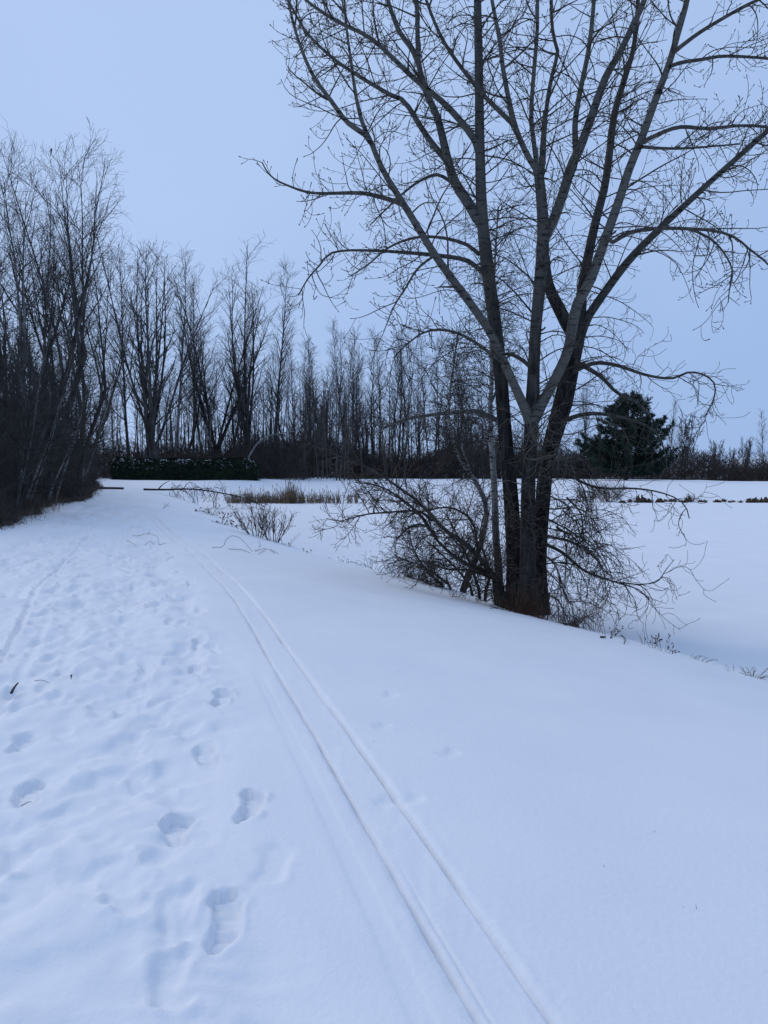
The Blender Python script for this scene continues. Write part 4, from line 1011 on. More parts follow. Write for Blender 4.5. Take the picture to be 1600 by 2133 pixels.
# ------------------------------------------------------------------ trees of the woods: a few kinds, then copies
HEIGHT = {}
def proto(kind, seed, H, mat='wood_bark', tmat='wood_twig', tw=1.0, limbs_apart=False):
    """builds one bare tree at the origin, height H; returns its root"""
    r = np.random.default_rng(seed)
    root = empty(kind, (0, 0, 0))
    g, gc = Geo(), Geo()
    n = 14
    def stem(p0, d0, L, rad, trop, wig, r_tip):
        P = np.zeros((n, 3)); P[0] = p0; d = np.array(d0, float); d /= np.linalg.norm(d)
        wob_ = r.normal(0, 1, 3)
        for k in range(1, n):
            wob_ = .6 * wob_ + .8 * r.normal(0, 1, 3)
            d = d + wob_ * wig; d[2] += trop; d /= np.linalg.norm(d)
            P[k] = P[k - 1] + d * L / (n - 1)
        return P, rad + (r_tip - rad) * np.linspace(0, 1, n) ** .8
    S, SR = [], []
    if kind == 'cottonwood_tree':
        tp, tr_ = stem((0, 0, -.2), (r.normal(0, .05), r.normal(0, .05), 1), H * .15, H * .013, .05, .02, H * .0115)
        tr_[0] *= 1.35
        part('trunk', tubes(Geo(), tp, tr_, 9, 0, .05, r), M[mat], root)
        ns = r.integers(5, 7)
        for i in range(ns):
            az = 2 * math.pi * i / ns + r.normal(0, .3); lean = r.uniform(.06, .30)
            P, R = stem(tp[-1 - (i % 3)], (math.cos(az) * lean, math.sin(az) * lean, 1), H * r.uniform(.68, .86), H * r.uniform(.0042, .0066), .03, .013, .012 * tw)
            S.append(P); SR.append(R)
            part('limb', tubes(Geo(), P, R, 6, 0, .03, r), M[mat], root)
        S, SR = np.array(S), np.array(SR)
        b1, rb1 = grow(r, S, SR, ns * 18, .10, 1, (12, 32), (H * .10, H * .26), 9, H * .0028, .009 * tw, (.02, .05, .05), .06, .55)
        b2, rb2 = grow(r, b1, rb1, ns * 85, .15, 1, (18, 50), (H * .035, H * .10), 6, .012 * tw, .007 * tw, (.0, .05, .06), .08, .4)
        b3, rb3 = grow(r, b2, rb2, ns * 230, .2, 1, (20, 50), (H * .012, H * .04), 3, .008 * tw, .006 * tw, (.0, .05, .05), .08, .3)
    elif kind == 'slender_tree':
        P, R = stem((0, 0, -.2), (r.normal(0, .03), r.normal(0, .03), 1), H, H * .0080, .03, .018, .012 * tw)
        R[0] *= 1.3
        part('trunk', tubes(Geo(), P, R, 8, 0, .04, r), M[mat], root)
        S, SR = P[None], R[None]
        b1, rb1 = grow(r, S, SR, 44, .26, 1, (22, 50), (H * .12, H * .27), 9, H * .0024, .009 * tw, (.04, .10, .08), .05, .75)
        b2, rb2 = grow(r, b1, rb1, 300, .15, 1, (18, 45), (H * .03, H * .095), 6, .011 * tw, .007 * tw, (.0, .06, .06), .08, .4)
        b3, rb3 = grow(r, b2, rb2, 950, .2, 1, (18, 45), (H * .014, H * .042), 3, .008 * tw, .006 * tw, (.0, .05, .05), .08, .3)
    elif kind == 'forked_tree':
        tp, tr_ = stem((0, 0, -.2), (r.normal(0, .12), r.normal(0, .08), 1), H * .42, H * .0085, .03, .03, H * .0068)
        tr_[0] *= 1.3
        part('trunk', tubes(Geo(), tp, tr_, 8, 0, .05, r), M[mat], root)
        for i in range(3):
            az = r.uniform(0, 6.28); lean = r.uniform(.08, .36)
            P, R = stem(tp[-1 - i], (math.cos(az) * lean, math.sin(az) * lean, 1), H * r.uniform(.48, .6), H * r.uniform(.0042, .006), .05, .025, .010 * tw)
            S.append(P); SR.append(R); part('limb', tubes(Geo(), P, R, 6, 0, .03, r), M[mat], root)
        S, SR = np.array(S), np.array(SR)
        S = np.concatenate([S, tp[None]]); SR = np.concatenate([SR, tr_[None]])
        b1, rb1 = grow(r, S, SR, 46, .25, 1, (20, 48), (H * .10, H * .25), 9, H * .0028, .009 * tw, (.03, .07, .07), .055, .5)
        b2, rb2 = grow(r, b1, rb1, 320, .12, 1, (25, 60), (H * .035, H * .10), 6, .011 * tw, .006 * tw, (.0, .06, .07), .07, .4)
        b3, rb3 = grow(r, b2, rb2, 900, .2, 1, (25, 60), (H * .012, H * .042), 3, .007 * tw, .005 * tw, (.0, .03, .05), .10, .3)
    else:                                                  # sapling: thin, leaning, tangled
        P, R = stem((0, 0, -.2), (.16, r.normal(0, .1), 1), H, H * .0075, .02, .03, .010 * tw)
        part('trunk', tubes(Geo(), P, R, 7, 0, .04, r), M[mat], root)
        S, SR = P[None], R[None]
        b1, rb1 = grow(r, S, SR, 40, .15, 1, (35, 80), (H * .10, H * .32), 9, H * .0030, .007 * tw, (.02, .0, .03), .08, .5)
        b2, rb2 = grow(r, b1, rb1, 330, .12, 1, (25, 70), (H * .04, H * .13), 6, .009 * tw, .005 * tw, (.0, .0, .04), .11, .4)
        b3, rb3 = grow(r, b2, rb2, 800, .2, 1, (25, 60), (H * .015, H * .05), 3, .006 * tw, .005 * tw, (.0, .0, .04), .11, .3)
    tubes(gc, b1, rb1, 4); tubes(gc, b2, rb2, 3); tubes(gc, b3, rb3, 3)
    c = part('crown', gc, M[tmat], root, 'stuff')
    HEIGHT[root.name] = max(float(np.max(v[:, 2])) for v in gc.v)
    return root

PROTO = {
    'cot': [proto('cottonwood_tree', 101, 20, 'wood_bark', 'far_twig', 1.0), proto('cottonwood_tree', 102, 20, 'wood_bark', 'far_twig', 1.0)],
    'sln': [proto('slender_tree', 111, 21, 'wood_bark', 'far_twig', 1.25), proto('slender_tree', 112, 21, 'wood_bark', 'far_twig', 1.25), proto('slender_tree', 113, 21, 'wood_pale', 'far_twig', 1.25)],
    'frk': [proto('forked_tree', 121, 14, 'wood_bark', 'wood_twig', .72), proto('forked_tree', 122, 14, 'wood_bark', 'wood_twig', .72), proto('forked_tree', 123, 14, 'wood_pale', 'wood_twig', .72)],
    'rnd': [proto('cottonwood_tree', 141, 9, 'wood_bark', 'far_twig', 2.6)],
    'sap': [proto('sapling_tree', 131, 8, 'wood_pale', 'wood_twig', .8), proto('sapling_tree', 132, 8, 'wood_bark', 'wood_twig', .8)],
}
used = set()
def place(kind, var, px, depth, top, label, group, tilt=(0, 0), rz=None, cat='tree', dx=0):
    src = PROTO[kind][var % len(PROTO[kind])]
    x = (px - CXP) / FPX * depth
    z = on_ground(x, depth)[2]
    Hh = (HORIZON - top) / FPX * depth + EYE[2] - z
    key = (kind, var % len(PROTO[kind]))
    if key in used: o = copy_tree(src)
    else:
        o = src; used.add(key)
    sc = Hh / HEIGHT[src.name]
    o.location = (x, depth, z)
    o.rotation_euler = (tilt[1], tilt[0], rng.uniform(0, 6.28) if rz is None else rz)
    w = rng.uniform(.88, 1.1) * (1.5 if kind == 'cot' else 1.0)
    o.scale = (sc * w, sc * w, sc)
    tag(o, label, cat, group)
    return o

# --- left wood, nearest trees first
def edge_left(y): return .15 + np.interp(y, [15, 20.7, 26, 40, 55, 75, 110], [-9.5, -10.9, -12.6, -16.5, -21.6, -30, -40])
rng = np.random.default_rng(5)
left = [('frk', 0, 6, 21.0, 285, (0.03, 0), 'dark trunk'), ('frk', 1, 62, 25.5, 262, (0.02, 0), 'tall dark forked tree'), ('sap', 0, 82, 24.5, 560, (0.08, 0), 'pale leaning sapling'),
        ('frk', 0, 112, 31.5, 232, (0.0, 0), 'tallest bare tree'), ('sap', 0, 62, 27, 600, (0.11, 0), 'pale leaning sapling'), ('frk', 2, 38, 29, 330, (0.03, 0), 'grey barked tree'),
        ('frk', 1, 150, 33, 345, (0.06, 0), 'dark forked tree'), ('sap', 1, 22, 24, 640, (0.05, 0), 'dark thin sapling'), ('frk', 0, 182, 36.5, 395, (0.05, 0), 'dark forked tree'),
        ('sap', 0, 120, 31, 590, (0.10, 0), 'pale leaning sapling'), ('frk', 2, 90, 34, 420, (0.05, 0), 'grey barked tree'), ('sap', 1, 135, 34, 620, (0.09, 0), 'dark thin sapling'),
        ('frk', 1, 212, 41, 455, (0.06, 0), 'dark forked tree'), ('sap', 0, 165, 38, 610, (0.09, 0), 'pale leaning sapling'), ('frk', 0, 236, 46, 462, (0.04, 0), 'dark forked tree'),
        ('frk', 2, 200, 48, 520, (0.1, 0), 'grey barked tree'), ('sap', 1, 190, 43, 640, (0.11, 0), 'dark thin sapling'), ('sap', 0, 218, 49, 680, (0.09, 0), 'pale leaning sapling'),
        ('sap', 1, 34, 25, 560, (0.02, 0), 'dark thin sapling'), ('sap', 0, 44, 26.5, 520, (0.03, 0), 'pale leaning sapling'), ('sap', 1, 70, 28, 560, (0.0, 0), 'dark thin sapling'), ('sap', 1, 104, 30, 590, (0.05, 0), 'dark thin sapling'), ('sap', 0, 128, 33.5, 560, (0.04, 0), 'pale leaning sapling'), ('sap', 1, 150, 36, 600, (0.02, 0), 'dark thin sapling'), ('sap', 1, 175, 40, 640, (0.04, 0), 'dark thin sapling'), ('sap', 0, 196, 45, 650, (0.03, 0), 'pale leaning sapling'),
        ('sap', 1, -40, 23, 500, (0.05, 0), 'dark thin sapling'), ('frk', 1, -50, 26, 300, (0.05, 0), 'dark forked tree'), ('frk', 0, 10, 33, 420, (0.06, 0), 'dark forked tree'),
        ('sap', 1, 235, 54, 720, (0.09, 0), 'dark thin sapling'), ('frk', 1, 262, 60, 560, (0.03, 0), 'dark forked tree')]
left.sort(key=lambda a: a[3])
cnt = {}
near_tree = None
for k, v, px, dp, top, tl, what in left:
    i = cnt.get(what, 0); cnt[what] = i + 1
    lab = (f'{what} in the left wood, {ORD[i]} nearest of its kind' if what not in ('dark trunk', 'tallest bare tree', 'tall dark forked tree') else
           {'dark trunk': 'dark tree at the left edge, its foot nearest the path', 'tallest bare tree': 'tallest bare tree of the left wood, dark bird near its top',
            'tall dark forked tree': 'tall dark forked tree next to the edge tree in the left wood'}[what])
    px = min(px, CXP + float(edge_left(dp)) / dp * FPX - 14)
    if k == 'sap': top = min(top + 110, 770)
    o = place(k, v, px, dp, top - 14, lab, 'trees of the left wood', (tl[0] * .45, 0), cat='tree', rz=rng.normal(0, .7) if k == 'sap' else None)
    if what == 'tallest bare tree': near_tree = o

# --- trees behind the hedge
mid = [('cot', 0, 330, 64, 478, 'broad cottonwood with several trunks, behind the hedge left part'), ('cot', 1, 300, 70, 495, 'cottonwood rising behind the left end of the hedge'),
       ('cot', 1, 530, 80, 520, 'broad fan shaped cottonwood above the right end of the hedge'), ('sln', 0, 576, 84, 540, 'tall straight tree just right of the fan shaped cottonwood'),
       ('cot', 0, 450, 84, 590, 'smaller cottonwood between the two broad cottonwoods'), ('sln', 1, 403, 74, 560, 'tall thin straight trunk behind the hedge middle'),
       ('sln', 2, 365, 78, 520, 'pale straight tree right of the several trunked cottonwood'), ('sln', 2, 425, 86, 640, 'pale slender tree behind the hedge, left of the smaller cottonwood'),
       ('frk', 1, 475, 82, 660, 'dark forked tree left of the fan shaped cottonwood'), ('frk', 0, 610, 92, 730, 'dark forked tree right of the tall straight tree'),
       ('sln', 1, 270, 76, 520, 'slender tree rising over the left end of the hedge'), ('frk', 2, 440, 78, 740, 'grey forked tree low behind the hedge'),
       ('frk', 0, 385, 84, 680, 'dark forked tree behind the hedge middle'), ('sln', 0, 500, 92, 640, 'slender tree seen through the fan shaped cottonwood'),
       ('frk', 2, 560, 88, 760, 'grey forked tree under the tall straight tree')]
for i, (k, v, px, dp, top, lab) in enumerate(mid):
    place(k, v, px, 88 + (dp - 64) * .75, top - 14, lab, 'trees behind the hedge', (rng.normal(0, .02), 0))
# leaning bare pole at the end of the hedge
Pp = np.array([at(510, 968, 88), at(535, 925, 88.3), at(560, 908, 88.6), at(590, 902, 89), at(615, 898, 89.2)])
e = empty('leaning_trunk', on_ground(Pp[0][0], Pp[0][1]), 'pale dead trunk leaning over the right end of the hedge', 'tree')
base = on_ground(Pp[0][0] - .6, 88)
part('trunk', tubes(Geo(), resample(np.vstack([base[None], Pp]), 22), np.linspace(.14, .05, 22), 7, 0, .05, rng), M['wood_pale'], e)

# --- far row across the field
far = [(622, 700), (645, 690), (655, 700), (668, 725), (690, 740), (703, 672), (722, 662), (735, 668), (752, 720), (768, 690), (783, 672), (800, 680), (815, 695), (829, 660), (842, 668), (858, 712), (878, 720), (897, 690),
       (914, 700), (935, 690), (952, 735), (975, 760), (1002, 770), (1165, 790), (1195, 775), (1212, 800)]
for i, (px, top) in enumerate(far):
    k, v = ('sln', i) if i % 5 != 4 else ('frk', i)
    place(k, v, px + rng.normal(0, 3), 113 + rng.uniform(-3, 8), top, f'slender bare tree of the far row, {ORD[i]} from its left end', 'far row of trees across the field', (rng.normal(0, .015), 0))
for (k, v, px, dp, top, lab) in [('sln', 0, 1392, 128, 830, 'thin bare tree rising right of the dark pine'), ('rnd', 0, 1428, 128, 858, 'lone bare tree with feathery crown right of the pine'),
                                 ('sln', 1, 1412, 140, 870, 'faint thin tree between the pine and the feathery tree'),
                                 ('rnd', 0, 1490, 140, 914, 'low rounded bare tree in the far right hedgerow'), ('rnd', 0, 1552, 142, 908, 'wide pale bare tree left of the far house'),
                                 ('sln', 2, 1590, 130, 846, 'tall bare tree rising above the house at far right'), ('rnd', 0, 1528, 146, 930, 'small bare tree between the two rounded far trees')]:
    place(k, v, px, dp, top, lab, 'bare trees at far right')

# --- woods too dense to tell apart: thin trunks and branches behind the front rows
def mass_wood(name, label, n, spot, seed, mat, tw):
    r = np.random.default_rng(seed); g = Geo()
    S, SR = [], []
    for i in range(n):
        x, y, H = spot(r)
        z = on_ground(x, y)[2]
        m = 8; t = np.linspace(0, 1, m)
        P = np.stack([x + r.normal(0, .06) * H * t + r.normal(0, .05, m).cumsum() * .4, y + r.normal(0, .05) * H * t, z - .1 + H * t], 1)
        S.append(P); SR.append((H * .010 * (1 - .85 * t)) * r.uniform(.6, 1.2))
    S, SR = np.array(S), np.array(SR)
    tubes(g, S, SR, 5)
    b, rb = grow(r, S, SR, n * 14, .2, 1, (25, 60), (1.2, 3.8), 6, .035, .012 * tw, (.05, .05, .05), .09, .4)
    tubes(g, b, rb, 3)
    c, rc = grow(r, b, rb, n * 38, .15, 1, (25, 60), (.5, 1.7), 3, .015 * tw, .010 * tw, (.02, .05, .05), .1, .3)
    tubes(g, c, rc, 3)
    o = part(name, g, M[mat], kind='stuff'); o['label'] = label
    return o
def vol_deep(r, n):
    y = r.uniform(24, 95, n); x = edge_left(y) - 3 - r.random(n) * 16
    return np.stack([x, y, base_height(x, y) + (3.2 + .045 * y + 1.2 * vnoise(x, y, 4.0, 18)) * r.random(n) ** 1.1], 1)
def sp_left(r):
    y = r.uniform(20, 88); return edge_left(y) - 1.5 - r.gamma(1.6, 4.5), y, r.uniform(5, 9.5) * (1 + (y - 20) / 90)
mass_wood('left_woodland', 'dense dark bare wood along the left of the path', 170, sp_left, 401, 'wood_twig', .9)
def sp_mid(r):
    x = r.uniform(-42, -4); return x, r.uniform(98, 122), r.uniform(9, 15)
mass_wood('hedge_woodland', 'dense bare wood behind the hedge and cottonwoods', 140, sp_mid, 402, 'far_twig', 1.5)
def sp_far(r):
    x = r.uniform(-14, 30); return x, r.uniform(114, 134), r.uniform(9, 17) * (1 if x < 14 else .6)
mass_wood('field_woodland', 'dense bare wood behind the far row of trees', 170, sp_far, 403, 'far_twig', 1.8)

def thicket(name, label, n, spot, seed, mat, ln, rad, seg=2, flat=.35):
    """brush: n thin crooked twigs through a volume"""
    r = np.random.default_rng(seed)
    p = spot(r, n)
    d = r.normal(0, 1, (n, 3)); d[:, 2] = np.abs(d[:, 2]) * 1.1 + flat; d /= np.linalg.norm(d, axis=1, keepdims=True)
    L = ln * r.uniform(.5, 1.4, n)[:, None]
    t = np.linspace(-.5, .5, seg + 1)
    P = p[:, None] + d[:, None] * (t[None, :, None] * L[:, None])
    if seg > 1: P[:, 1:-1] += r.normal(0, ln * .08, (n, seg - 1, 3))
    R = rad * r.uniform(.5, 1.3, n)[:, None] * np.linspace(1, .5, seg + 1)[None]
    o = part(name, tubes(Geo(), P, R, 3), M[mat], kind='stuff'); o['label'] = label
    return o
def vol_left(lo, hi, ymin, ymax, deep):
    def f(r, n):
        y = ymin + (ymax - ymin) * r.random(n) ** 1.15
        off = r.random(n) ** 1.4 * deep
        x = edge_left(y) - off + .5 * vnoise(y, y * 0, 2.2, 9)
        z0 = base_height(x, y)
        top = hi * (.75 + .35 * vnoise(x, y, 3.0, 8)) * np.clip(.10 + off / 4.0, 0, 1)
        return np.stack([x, y, z0 + lo + top * r.random(n) ** 1.7], 1)
    return f
thicket('left_undergrowth', 'dark tangled undergrowth along the left wood edge', 34000, vol_left(.02, 6.2, 19.5, 88, 9), 501, 'brush', .85, .0115, 1)
thicket('deep_undergrowth', 'dark brush deep inside the left wood', 15000, vol_deep, 508, 'brush', 1.5, .028, 1)
thicket('leafy_undergrowth', 'brownish dead undergrowth low along the left wood edge', 9000, vol_left(.0, 2.2, 20, 86, 2.6), 502, 'brush_brown', .7, .010, 1)
def sp_tuft(r, n):
    y = r.uniform(19.5, 58, n); x = edge_left(y) + r.uniform(-.4, .7, n) * (1 + .4 * vnoise(y, y * 0, 1.3, 4))
    return np.stack([x, y, base_height(x, y) + r.random(n) ** 2 * .28], 1)
thicket('edge_grass', 'dry stubble grass poking from snow at the wood edge', 1500, sp_tuft, 503, 'weed', .4, .006, flat=1.6)
def vol_far(x0, x1, y0, y1, hfun):
    def f(r, n):
        x = r.uniform(x0, x1, n); y = r.uniform(y0, y1, n)
        z0 = base_height(x, y)
        return np.stack([x, y, z0 - .2 + hfun(x) * (.8 + .3 * vnoise(x, y, 4.0, 6)) * r.random(n) ** 1.15], 1)
    return f
thicket('hedge_thicket', 'dark brush under the trees behind the hedge', 16000, vol_far(-52, -10, 92, 108, lambda x: np.interp(x, [-48, -24, -16, -10], [6, 4.5, 5.5, 6.5])), 504, 'brush', 1.5, .028, 1)
thicket('field_thicket', 'dark band of brush along the far field edge', 24000, vol_far(-24, 32, 111, 128, lambda x: np.interp(x, [-24, -12, -4, 6, 12, 22, 32], [7, 7.5, 5.5, 5.0, 8.0, 6.0, 4.8])), 505, 'brush', 1.6, .034, 1)
thicket('hedgerow_thicket', 'dark brown hedgerow brush at far right', 26000, vol_far(30, 125, 114, 128, lambda x: np.interp(x, [30, 40, 47, 54, 58, 62, 68, 86, 125], [5.2, 5.6, 5.4, 5.2, 4.4, 3.2, 5.4, 6.4, 5.0])), 506, 'brush', 1.5, .038, 1)
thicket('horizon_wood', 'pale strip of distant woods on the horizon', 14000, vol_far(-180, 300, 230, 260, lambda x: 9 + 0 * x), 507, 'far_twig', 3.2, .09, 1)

# ------------------------------------------------------------------ clipped evergreen hedge with snow on it
r = np.random.default_rng(601)
hx0, hx1, hy = at(232, 1004, 84)[0], at(542, 1000, 84)[0], 84.0
hL = hx1 - hx0
hedge = empty('hedge', on_ground((hx0 + hx1) / 2, hy), 'long dark clipped evergreen hedge with snow flecks at the path end', 'hedge')
def hedge_top(x): return 2.35 + .10 * vnoise(x, x * 0, 1.4, 3) + .06 * vnoise(x, x * 0, .6, 4) - .9 * sstep(hx1 - 1.0, hx1, x) ** 2 - .5 * (1 - sstep(hx0, hx0 + .8, x))
g = Geo()
xs_ = np.linspace(hx0 + .25, hx1 - .25, 60)
zb = base_height(xs_, xs_ * 0 + hy)
ring = []
for x, z in zip(xs_, zb):
    tz = z + hedge_top(np.array([x]))[0] - .15
    ring.append([(x, hy - .62, z - .1), (x, hy - .66, z + 1.0), (x, hy - .5, tz - .1), (x, hy, tz), (x, hy + .5, tz - .1), (x, hy + .66, z + 1.0), (x, hy + .62, z - .1)])
ring = np.array(ring); ii = np.arange(60 * 7).reshape(60, 7)
g.add(ring, np.stack([ii[:-1, :-1], ii[1:, :-1], ii[1:, 1:], ii[:-1, 1:]], -1)); g.add(ring[0], [[0, 1, 5, 6]], [[1, 2, 5], [2, 4, 5], [2, 3, 4]]); g.add(ring[-1], [[6, 5, 1, 0]], [[5, 2, 1], [5, 4, 2], [4, 3, 2]])
part('dark_core', g, M['hedge'], hedge)  # added solid dark core behind the foliage, no separate branches
def leaf_cards(g, r, p, size, up=.3, mat=0):
    n = len(p)
    a = r.normal(0, 1, (n, 3)); a[:, 2] += up; a /= np.linalg.norm(a, axis=1, keepdims=True)
    b = np.cross(a, r.normal(0, 1, (n, 3))); b /= np.linalg.norm(b, axis=1, keepdims=True)
    s = size * r.uniform(.6, 1.4, n)[:, None]
    V = np.stack([p - b * s * .35, p + a * s * .6 - b * s * .1, p + a * s * 1.1, p + b * s * .35], 1)
    g.add(V, np.arange(n * 4).reshape(n, 4), mat=mat)
n = 20000
x = r.uniform(hx0, hx1, n); th = r.uniform(0, math.pi, n)
z0 = base_height(x, x * 0 + hy); hgt = hedge_top(x)
wd = .72 + .10 * vnoise(x, th * 3, .5, 12)
cy = -np.cos(th) * wd; s_ = np.sin(th)
zz = np.where(r.random(n) < .62, r.random(n), 1.0)
yy = np.where(zz < 1, np.where(r.random(n) < .7, -1, 1) * wd, cy * 1.0)
yy = yy * (1 - .25 * zz ** 4)
g = Geo(); leaf_cards(g, r, np.stack([x, hy + yy, z0 + hgt * zz + r.normal(0, .05, n)], 1), .13, .6)
part('foliage', g, M['hedge'], hedge, 'stuff')
n = 1400
x = r.uniform(hx0 + .3, hx1 - .3, n); dn = r.random(n) ** 2.0; keep_ = (vnoise(x, dn * 2, .45, 31) + .5 * vnoise(x, dn * 2, .16, 32) > .15) & (r.random(n) < .6); x, dn = x[keep_], dn[keep_]; n = len(x)
g = Geo()
pz = base_height(x, x * 0 + hy) + hedge_top(x) + - 1.1 * dn
pp = np.stack([x, hy - r.uniform(.55, .82, n), pz], 1)
for k in range(n):
    q = pp[k]; a_ = r.uniform(.02, .065); hgt_ = a_ * .5
    ang = np.arange(6) * math.pi / 3 + r.random()
    V = np.vstack([q + np.stack([np.cos(ang) * a_ * r.uniform(.6, 1.3, 6), np.sin(ang) * a_, -.02 + 0 * ang], 1), q + [0, 0, hgt_]])
    g.add(V, None, [[j, (j + 1) % 6, 6] for j in range(6)])
part('snow_flecks', g, M['snow'], hedge, 'stuff')

# ------------------------------------------------------------------ pine
r = np.random.default_rng(701)
pd_ = 100.0
pb = at(1303, 1000, pd_); pb[2] = on_ground(pb[0], pb[1])[2]
pine = empty('pine_tree', pb, 'dark broad pine tree standing across the pond', 'tree')
Hp = (HORIZON - 818) / FPX * pd_ + EYE[2] - pb[2]
trk = resample(np.array([pb - [0, 0, .2], pb + [.1, 0, Hp * .5], pb + [.2, 0, Hp * .96]]), 16)
part('trunk', tubes(Geo(), trk, np.linspace(.3, .05, 16), 9, 0, .05, r), M['wood_bark'], pine)
g, gn = Geo(), Geo()
def pine_half(t): return np.interp(t, [0, .1, .25, .4, .5, .62, .75, .88, 1.0], [.70, .95, 1.0, .95, .88, .66, .52, .36, .08]) * 6.5
tips = []
for k in range(150):
    t_ = .05 + .93 * (k + r.random()) / 150
    az = r.uniform(0, 2 * math.pi); L = pine_half(t_) * r.uniform(.6, 1.06)
    if t_ < .58 and math.cos(az) > .5: L *= .95 + .12 * (abs(t_ - .5) < .07)
    b0 = pb + [.35 * t_, 0, Hp * t_ * .97]
    dvec = np.array([math.cos(az), math.sin(az), .0])
    P = np.array([b0, b0 + dvec * L * .4 + [0, 0, .03 * L], b0 + dvec * L * .8 + [0, 0, .1 * L], b0 + dvec * L + [0, 0, .26 * L]])
    P = resample(P, 8)
    tubes(g, P, np.linspace(.06, .02, 8), 4)
    sub, rs = grow(r, P[None], np.full((1, 8), .03), max(5, int(L * 6)), .25, 1, (30, 70), (.4, 1.1), 3, .02, .012, (.1, .15, .2), .1, .5)
    tubes(g, sub, rs, 3)
    tips.append(sub[:, -1]); tips.append(sub[:, 1]); tips.append(P[-2:])
tips = np.concatenate(tips)
part('boughs', g, M['wood_bark'], pine, 'stuff')
m = 12
p = np.repeat(tips, m, 0); d = r.normal(0, 1, p.shape); d[:, 2] = d[:, 2] * .8 + .55; d /= np.linalg.norm(d, axis=1, keepdims=True)
sd = np.cross(d, r.normal(0, 1, p.shape)); sd /= np.linalg.norm(sd, axis=1, keepdims=True)
L = r.uniform(.22, .46, len(p))[:, None]
p = p + r.normal(0, .07, p.shape)
V = np.stack([p - sd * .042, p + sd * .042, p + d * L], 1)
gn.add(V, None, np.arange(len(p) * 3).reshape(-1, 3))
part('needles', gn, M['needle'], pine, 'stuff', smooth=False)

# ------------------------------------------------------------------ far house, roof showing over the hedgerow
def box(g, x0, x1, y0, y1, z0, z1):
    v = [(x0, y0, z0), (x1, y0, z0), (x1, y1, z0), (x0, y1, z0), (x0, y0, z1), (x1, y0, z1), (x1, y1, z1), (x0, y1, z1)]
    return g.add(v, [[0, 1, 5, 4], [1, 2, 6, 5], [2, 3, 7, 6], [3, 0, 4, 7], [4, 5, 6, 7], [3, 2, 1, 0]])
hc = at(1577, 965, 185); hc[2] = on_ground(hc[0], hc[1])[2]
house = empty('house', hc, 'distant house with snowy roof behind the far right hedgerow', 'house')
X, Y, Z = hc
g = box(Geo(), X - 3.2, X + 5.5, Y, Y + 7, Z - .2, Z + 3.1)
g.add([(X + 5.5, Y, Z + 3.1), (X + 5.5, Y + 7, Z + 3.1), (X + 5.5, Y + 3.5, Z + 5.2)], None, [[0, 1, 2]])
g.add([(X - 3.2, Y, Z + 3.1), (X - 3.2, Y + 7, Z + 3.1), (X - 3.2, Y + 3.5, Z + 5.2)], None, [[0, 2, 1]])
part('wall', g, M['siding'], house, smooth=False)
g = Geo()
for s in (0, 1):
    ya, yb = (Y - .5, Y + 3.5) if s == 0 else (Y + 7.5, Y + 3.5)
    v = [(X - 3.6, ya, Z + 2.85), (X + 5.9, ya, Z + 2.85), (X + 5.9, yb, Z + 5.25), (X - 3.6, yb, Z + 5.25)]
    v2 = [(a, b, c + .25) for a, b, c in v]
    g.add(v + v2, [[0, 1, 2, 3], [4, 5, 6, 7], [0, 1, 5, 4], [1, 2, 6, 5], [3, 0, 4, 7]])
roof = part('roof', g, M['snow'], house, smooth=False)
ch = part('chimney', box(Geo(), X + 3.2, X + 3.9, Y + 3.8, Y + 4.5, Z + 4.6, Z + 6.3), M['siding'], None, smooth=False)
ch.parent = roof
ch.matrix_parent_inverse = Matrix.Identity(4)
for wx in (-1.8, 1.0, 3.6):
    part('window', box(Geo(), X + wx - .55, X + wx + .55, Y - .06, Y - .003, Z + 1.0, Z + 2.3), M['glass'], house, smooth=False)
part('door', box(Geo(), X - .6, X + .2, Y - .06, Y - .003, Z - .1, Z + 2.1), M['door'], house, smooth=False)

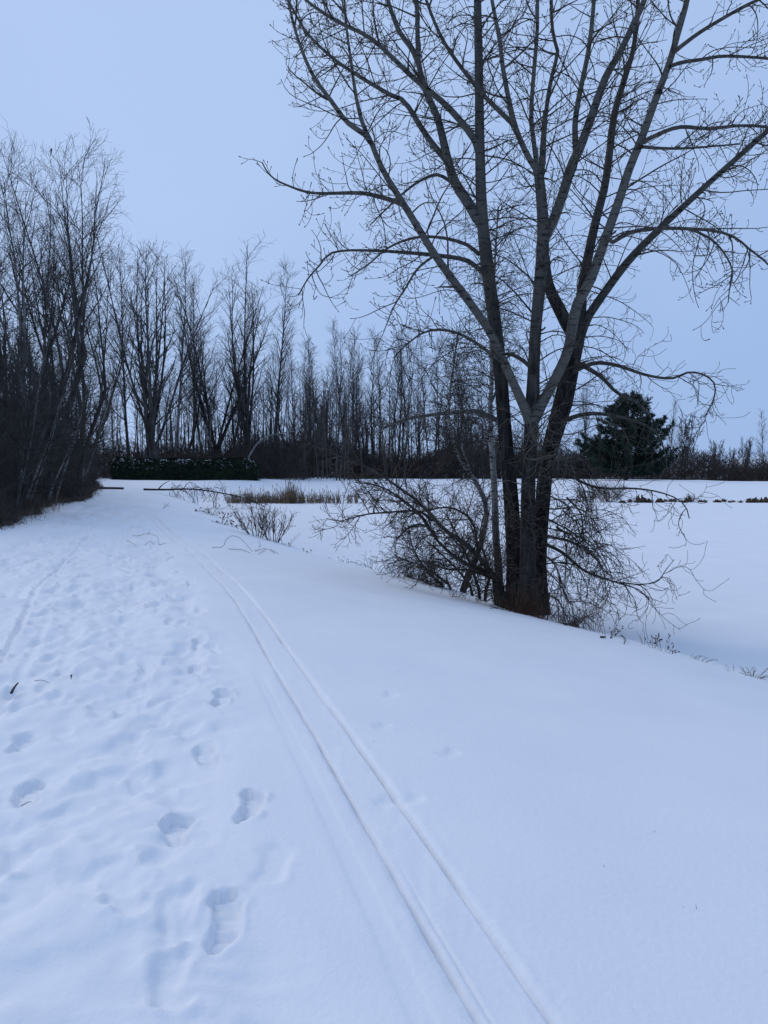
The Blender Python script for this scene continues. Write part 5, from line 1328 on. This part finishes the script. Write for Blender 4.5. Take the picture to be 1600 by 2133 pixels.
# ------------------------------------------------------------------ bird on a high twig of the tallest left tree
bpy.context.view_layer.update()
crown = [c for c in near_tree.children if c.name.startswith('crown')][0]
mv = np.zeros(len(crown.data.vertices) * 3, np.float32); crown.data.vertices.foreach_get('co', mv)
mw = np.array(crown.matrix_world)
vw = mv.reshape(-1, 3) @ mw[:3, :3].T + mw[:3, 3]
tgt = at(104, 320, float(near_tree.location[1]))
ray = (tgt - EYE) / np.linalg.norm(tgt - EYE)
rel = vw - EYE
off = np.linalg.norm(rel - (rel @ ray)[:, None] * ray, axis=1)
perch = vw[int(np.argmin(off))]
bird = empty('bird', perch, 'small dark bird with pale underside perched high in tallest left tree', 'bird')
def lathe(g, prof, axis, origin, k=10):
    ax = np.array(axis, float); ax /= np.linalg.norm(ax)
    Pp_ = np.array([np.array(origin) + ax * a for a, _ in prof]); Rr = np.array([b for _, b in prof])
    return tubes(g, Pp_, Rr, k)
body_ax = (.25, -.1, 1.0)
bo = perch + np.array([0, 0, .04])
part('body', lathe(Geo(), [(-.05, .004), (-.03, .028), (0, .042), (.04, .048), (.08, .042), (.11, .030), (.13, .030), (.15, .033), (.17, .026), (.185, .004)], body_ax, bo), M['feather_dark'], bird)
part('tail', tubes(Geo(), resample(np.array([bo + [0, .01, -.02], bo + [-.02, .03, -.09], bo + [-.03, .05, -.16]]), 5), np.array([.022, .02, .018, .016, .006]), 6), M['feather_dark'], bird)
part('breast', lathe(Geo(), [(-.02, .004), (0, .022), (.04, .030), (.07, .024), (.09, .004)], body_ax, bo + np.array([.004, -.026, -.03])), M['feather_white'], bird)
hd = bo + np.array(body_ax) / np.linalg.norm(body_ax) * .155
part('beak', lathe(Geo(), [(0, .008), (.02, .005), (.035, .0008)], (1, -.3, -.1), hd + np.array([.026, -.01, 0]), 6), M['feather_dark'], bird)
for s in (-1, 1):
    part('leg', tubes(Geo(), np.array([bo + [s * .012, -.005, -.005], bo + [s * .012, -.008, -.025], perch + [s * .012, 0, 0]]), np.array([.004, .003, .003]), 5), M['feather_dark'], bird)

# prototypes never placed are removed
for k, lst in PROTO.items():
    for i, o in enumerate(lst):
        if (k, i) not in used:
            for c in list(o.children): bpy.data.objects.remove(c)
            bpy.data.objects.remove(o)
